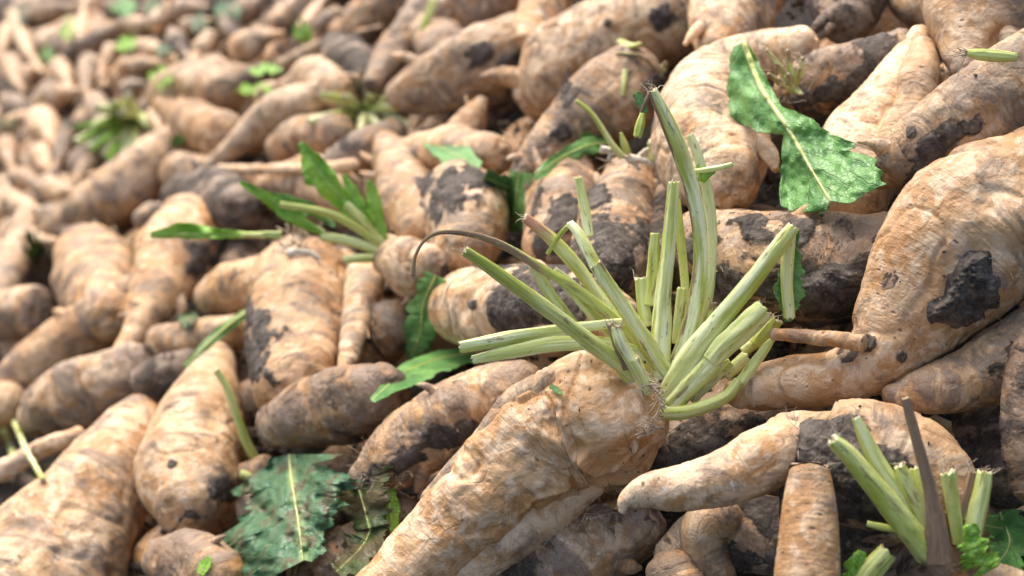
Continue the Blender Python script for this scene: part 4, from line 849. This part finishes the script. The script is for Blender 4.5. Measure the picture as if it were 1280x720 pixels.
# dried crown on the half black root and the green bud under the corner beet
ZD = front(985, 115) - .02
t = thing('torn_leaf_cluster', U(985, 105, ZD)); tag(t, 'dried crown of shrivelled yellowish leaf bases behind the large leaf', 'leaf cluster')
for (x, y) in ((958,62),(985,62),(1003,72),(970,80),(1000,85),(960,92),(985,92),(1003,118)):
    S([(992 + rng.normal(0, 3), 112 + rng.normal(0, 6), 4), ((x + 992) / 2 + rng.normal(0, 3), (y + 112) / 2, -4), (x, y, -10)], [6,5,3], par=t, zb=ZD, pale=.7, dry=(.3, .45, .6))
b = Bag()
for k in range(50): p = U(985 + rng.normal(0, 12), 95 + rng.normal(0, 16), ZD - .004); fibre(b, p, rng.normal(0, 1, 3) + CU * .3, rng.uniform(.01, .03), .0007)
b.build('dry_fibre', MFI, t)
ZG = front(1235, 75) - .03
t = thing('leaf_bud', U(1240, 72, ZG)); tag(t, 'pointed green bud with curling dry fibres under the top corner beet', 'leaf bud')
S([(1270,72,4),(1245,70,0),(1222,68,-4),(1208,66,-6)], [7,10,9,5], par=t, zb=ZG, pale=.1, dry=(.1,.05,.3))
b = Bag()
for k in range(9): fibre(b, U(1210, 66 + rng.normal(0, 2), ZG - .006), -CR + CU * rng.uniform(-.9, .6), rng.uniform(.015, .04), .0006, .9)
b.build('dry_fibre', MFI, t)
# ------------------------------------------------------------------ loose leaves
def L(label, mid, wl, wr, mat, name='beet_leaf', cat='leaf', **kw):
    o = leaf_mesh(name, None, mid, wl, wr, mat, **kw); return tag(o, label, cat)
L('large torn green leaf with a pale midrib draped over the upper right beets', [(930,52),(952,110),(985,160),(1008,200),(1038,252)], [4,8,9,10,36,62,74,68,16], [14,38,46,36,8,30,52,40,10], ML, crump=1.7, fold=-.25, sweep=(.1, .75), lobes=.2, lift=12, qt=.97, midrib=5.5, nu=150, nv=90, edge_freq=7)
L('rotting grey green leaf with brown patches at the bottom left', [(362,568),(366,605),(374,650),(380,700)], [52,62,36,12], [20,85,125,110], ML3, sweep=(.1, .4), crump=3.0, lobes=.30, lift=14, qt=.95, midrib=2.4, nu=130, nv=90)
L('dark olive rotting leaf piece right of the grey green leaf', [(440,590),(452,620),(462,660)], [26,38,22], [24,30,20], ML4, crump=1.8, lobes=.4, lift=2, midrib=2)
L('small bright green leaf strip hanging beside the dark olive leaf', [(484,612),(488,640),(490,668)], [10,12,3], [5,9,2], ML2, crump=.8, lobes=.15, lift=8, midrib=1.2)
L('smooth bright green leaf tip poking out above the mud streaked root', [(600,440),(550,448),(505,466),(464,500)], [10,17,20,5], [8,10,10,3], ML, crump=.6, lobes=.12, lift=2, midrib=2)
L('green leaf hanging down in the dark gap left of the blunt soil patched beet', [(545,345),(530,380),(525,420),(512,450)], [10,20,18,6], [16,14,22,4], ML, crump=1.5, lobes=.35, lift=4, midrib=2)
L('dull green leaf piece stuck on the short pale root', [(532,176),(565,190),(600,208)], [14,20,6], [8,18,8], ML, crump=.6, lobes=.15, lift=2, midrib=1)
L('dark green leaf standing in the gap right of the soil capped beet', [(650,215),(645,245),(640,290)], [14,18,12], [14,18,12], ML, crump=1.2, lobes=.2, lift=0, midrib=1.5)
L('green leaf blade between the tapering brown root and the beet shoulder', [(765,178),(735,182),(700,198),(668,222)], [8,12,12,5], [6,10,10,4], ML, crump=1.2, lobes=.2, lift=3, midrib=1.5)
L('pale bluish green leaf end beside the soil capped beet', [(605,222),(630,232),(650,240)], [10,12,5], [8,10,5], ML3, crump=.8, lobes=.2, lift=3, midrib=1)
L('small rounded green leaf behind the hooked stalk', [(726,172),(740,180),(752,192)], [8,12,6], [8,12,5], ML, crump=.6, lobes=.1, lift=6, midrib=1)
L('narrow striped leaf strip lying left of the thick upright beet', [(308,390),(275,415),(230,458)], [7,7,3], [5,7,3], ML, crump=.3, lobes=.08, lift=10, midrib=3)
L('dark green leaf shreds at the bottom right corner', [(1250,640),(1262,680),(1240,712)], [20,34,20], [14,24,16], ML, crump=2., lobes=.4, lift=2, midrib=1.5)
L('small dark leaf fold in the hollow at the right edge', [(1225,655),(1255,660),(1285,655)], [10,14,8], [8,10,8], ML, crump=1.2, lobes=.3, lift=0, midrib=1)
L('green scrap at the bottom edge beside the knobbly brown root', [(250,718),(256,706),(262,696)], [5,7,3], [5,7,3], ML2, crump=.5, lobes=.1, lift=6, midrib=1)
L('tiny dark leaf chip stuck on the largest beet', [(688,482),(695,487),(702,492)], [3,4,2], [3,4,1], ML, crump=.2, lobes=.2, lift=.5, midrib=0)
L('brown withered leaf in the shade at the bottom left of the largest beet', [(470,640),(455,680),(420,715)], [16,22,12], [14,24,12], ML4, crump=1.6, lobes=.3, lift=2, midrib=1.5)
# single stalks lying loose
def LS(label, px, w, zl=.02, name='loose_stalk', cat='stalk', **kw):
    fol = kw.pop('fol', False); z = min(front(x, y) for x, y, _ in px) - zl; px = [(x, y, (front(x, y) - .004 - z) * 1000) for x, y, _ in px] if fol else px; fr_ = kw.pop('fray', 0); base = np.array(U(px[0][0], px[0][1], z))
    t = thing(name, base); tag(t, label, cat); S(px, w, par=t, zb=z, fray=fr_, **kw); return t
LS('arching green stalk right of the pear shaped beet', [(332,592,20),(312,560,8),(296,520,0),(284,485,-6),(270,462,-10)], [7,8,7,6,6], pale=.3, zl=-.02)
LS('short pale green stalk end under the arching stalk', [(300,592,0),(320,598,0),(338,600,0)], [7,8,6], pale=.6, zl=.0)
LS('green stalk crossing behind the thin whitish root tail', [(4,536,0),(14,560,0),(20,590,0)], [6,6,5], fol=True, pale=.8)
LS('pale green stalk crossing the thin whitish root tail', [(18,528,0),(34,565,0),(54,600,0)], [5,5,5], fol=True, pale=.9)
LS('dry straw on the slanting root behind the tall stalk', [(770,66,0),(800,70,-6),(825,92,-10)], [3,3,2], fol=True, dry=(.6,.7,.8), pale=.8)
LS('pale stalk bit standing on the tapering brown root', [(781,88,0),(780,105,-3),(779,120,-6)], [5,5,4], fol=True, pale=.8)
LS('green stalk bit on the large slanting root', [(775,52,0),(790,58,-6),(800,55,-8)], [6,6,4], fol=True, pale=.5)
LS('pale green stalk lying across the narrow greyish root', [(543,0,0),(536,18,-4),(528,38,-8)], [7,7,5], zl=.01, pale=.8)
# scattered green pieces far up the heap
for (x, y, rx, ry, lab, m) in ((155,8,16,12,'blurred dark green leaf at the top left edge',ML),(380,44,9,16,'blurred bright green leaf between far roots',ML2),(332,88,20,6,'blurred green blade left of the round yellowish beet',ML2),
        (318,112,22,7,'blurred green blade just above the curved whitish orange root',ML2),(200,98,14,12,'blurred round green leaf above the orange stub',ML2),(158,56,14,8,'blurred pale green leaf in the far upper left',ML2),(58,70,10,9,'blurred dark green leaf among small far beets',ML),
        (192,10,12,9,'blurred grey green leaf beside the top left green leaf',ML3),(285,14,16,12,'blurred whitish green leaf at the top edge',ML3),(250,30,10,9,'blurred bluish leaf in the far upper left',ML3),(45,315,12,18,'blurred grey green leaf between roots near the left edge',ML3),
        (8,155,10,8,'blurred green leaf at the upper left edge',ML3),(28,18,8,12,'blurred olive leaf in the top left corner',ML4),(84,38,9,12,'blurred olive green leaf among the far roots',ML2),(235,398,12,10,'dull green scrap in the gap below the cone shaped beet',ML3),(205,62,10,8,'pale green scrap beside a pointed far root',ML3),(222,178,8,6,'small green scrap at the end of the slanting pale root',ML)):
    L(lab, [(x - rx, y + ry * .3), (x, y - 1), (x + rx, y - ry * .2)], [ry * .5, ry, ry * .4], [ry * .5, ry, ry * .4], m, crump=2.0, lobes=.75, lift=14, midrib=.6, nu=40, nv=24)
# ------------------------------------------------------------------ hair roots
def hair(par, key, spots, ln=.02, n=5, r0=.00035, away=None):
    for (x, y) in spots:
        b = Bag()
        for k in range(n):
            x_, y_ = x + rng.normal(0, 4), y + rng.normal(0, 4); p = U(x_, y_, front(x_, y_) - .0015); fibre(b, p, -CF * .35 + CR * rng.normal(0, 1) + CU * rng.normal(0, 1), ln * rng.uniform(.4, 1.4), r0 * rng.uniform(.7, 1.6), .6)
        b.build('hair_root', MFI, THING[par])
hair('main', 'main', [(720,640),(745,628),(760,618),(700,650),(690,665),(775,612),(735,650)], .03, 9)
hair('behindmain', '', [(455,592),(470,600),(462,575),(480,608),(500,602)], .022, 12)
hair('bigright', '', [(1218,325),(1195,360),(1250,390),(1225,350),(1200,400),(1262,330)], .02, 4)
hair('bent', '', [(985,560),(1000,530),(1010,590),(970,530)], .03, 4)
hair('muddymid', '', [(890,330),(910,370),(960,380)], .02, 3)
# ------------------------------------------------------------------ crumbs of soil and chaff on the roots
def crumbs():
    Vs, Fs, n = [], [], 0
    ic = np.array([(1,0,0),(-1,0,0),(0,1,0),(0,-1,0),(0,0,1),(0,0,-1)], float); fc = np.array([(0,2,4),(2,1,4),(1,3,4),(3,0,4),(2,0,5),(1,2,5),(3,1,5),(0,3,5)])
    for k in range(450):
        x, y = rng.uniform(300, 1280), rng.uniform(120, 720); z = front(x, y); s = rng.gamma(1.4, .0004) + .0003
        V = U(x, y, z + .0006) + ic * s * rng.uniform(.5, 1.5, (6, 3)); Vs.append(V); Fs.append(fc + n); n += 6
    o = mesh_obj('soil_crumbs', np.vstack(Vs), np.zeros((0, 4)), MC, None, tris=np.vstack(Fs)); tag(o, 'crumbs of soil scattered on the roots', kind='stuff')
crumbs()
def litter():
    def owner(x, y):
        d2 = (SPX - x) ** 2 + (SPY - y) ** 2; m = np.nonzero(d2 < SPR ** 2)[0]
        if not len(m): return None, float(zpl(x, y)) * 1.06
        z = SPZ[m] - np.sqrt(SPR[m] ** 2 - d2[m]) * SPZ[m] / F; k = m[z.argmin()]; return R[SI[k]], float(z.min())
    n = 14; th = np.linspace(0, 2 * PI, n, endpoint=False); ph = np.linspace(.05, PI - .05, 9)
    sph = np.stack([np.sin(ph)[:, None] * np.cos(th), np.sin(ph)[:, None] * np.sin(th), np.cos(ph)[:, None] + 0 * th], -1).reshape(-1, 3); sf = gridfaces(9, n)
    b = Bag(); c = Bag()
    for k in range(14000):
        x, y = rng.uniform(120, 1285), rng.uniform(0, 725); r, z = owner(x, y)
        if r is not None and not r.get('under') and not rng.random() < .004: continue
        if fbm(np.array([[x / 38, y / 38, 0.]]), 3, 9)[0] < .02: continue
        s = rng.gamma(1.6, .0016) + .0008
        if r is not None and not r.get('under'): s = min(s, .0018)
        Q = sph * s; V = Q * (1 + .45 * fbm(sph * 1.3 + k, 3, 5))[:, None] * rng.uniform(.6, 1.2, 3); b.add(U(x, y, z) + V, sf)
        if rng.random() < .10: fibre(c, U(x, y, z - .003), rng.normal(0, 1, 3), rng.uniform(.008, .03), rng.uniform(.0004, .0010), .4, 7)
    o = b.build('loose_soil', MSO2); tag(o, 'loose crumbly soil lodged in the gaps between the roots', kind='stuff')
    o = c.build('chaff', MFI); tag(o, 'bits of straw and root hair lying in the gaps', kind='stuff')
MSO2 = clod_material('crumbly_soil', (.045, .034, .025), (.17, .125, .09))
litter()
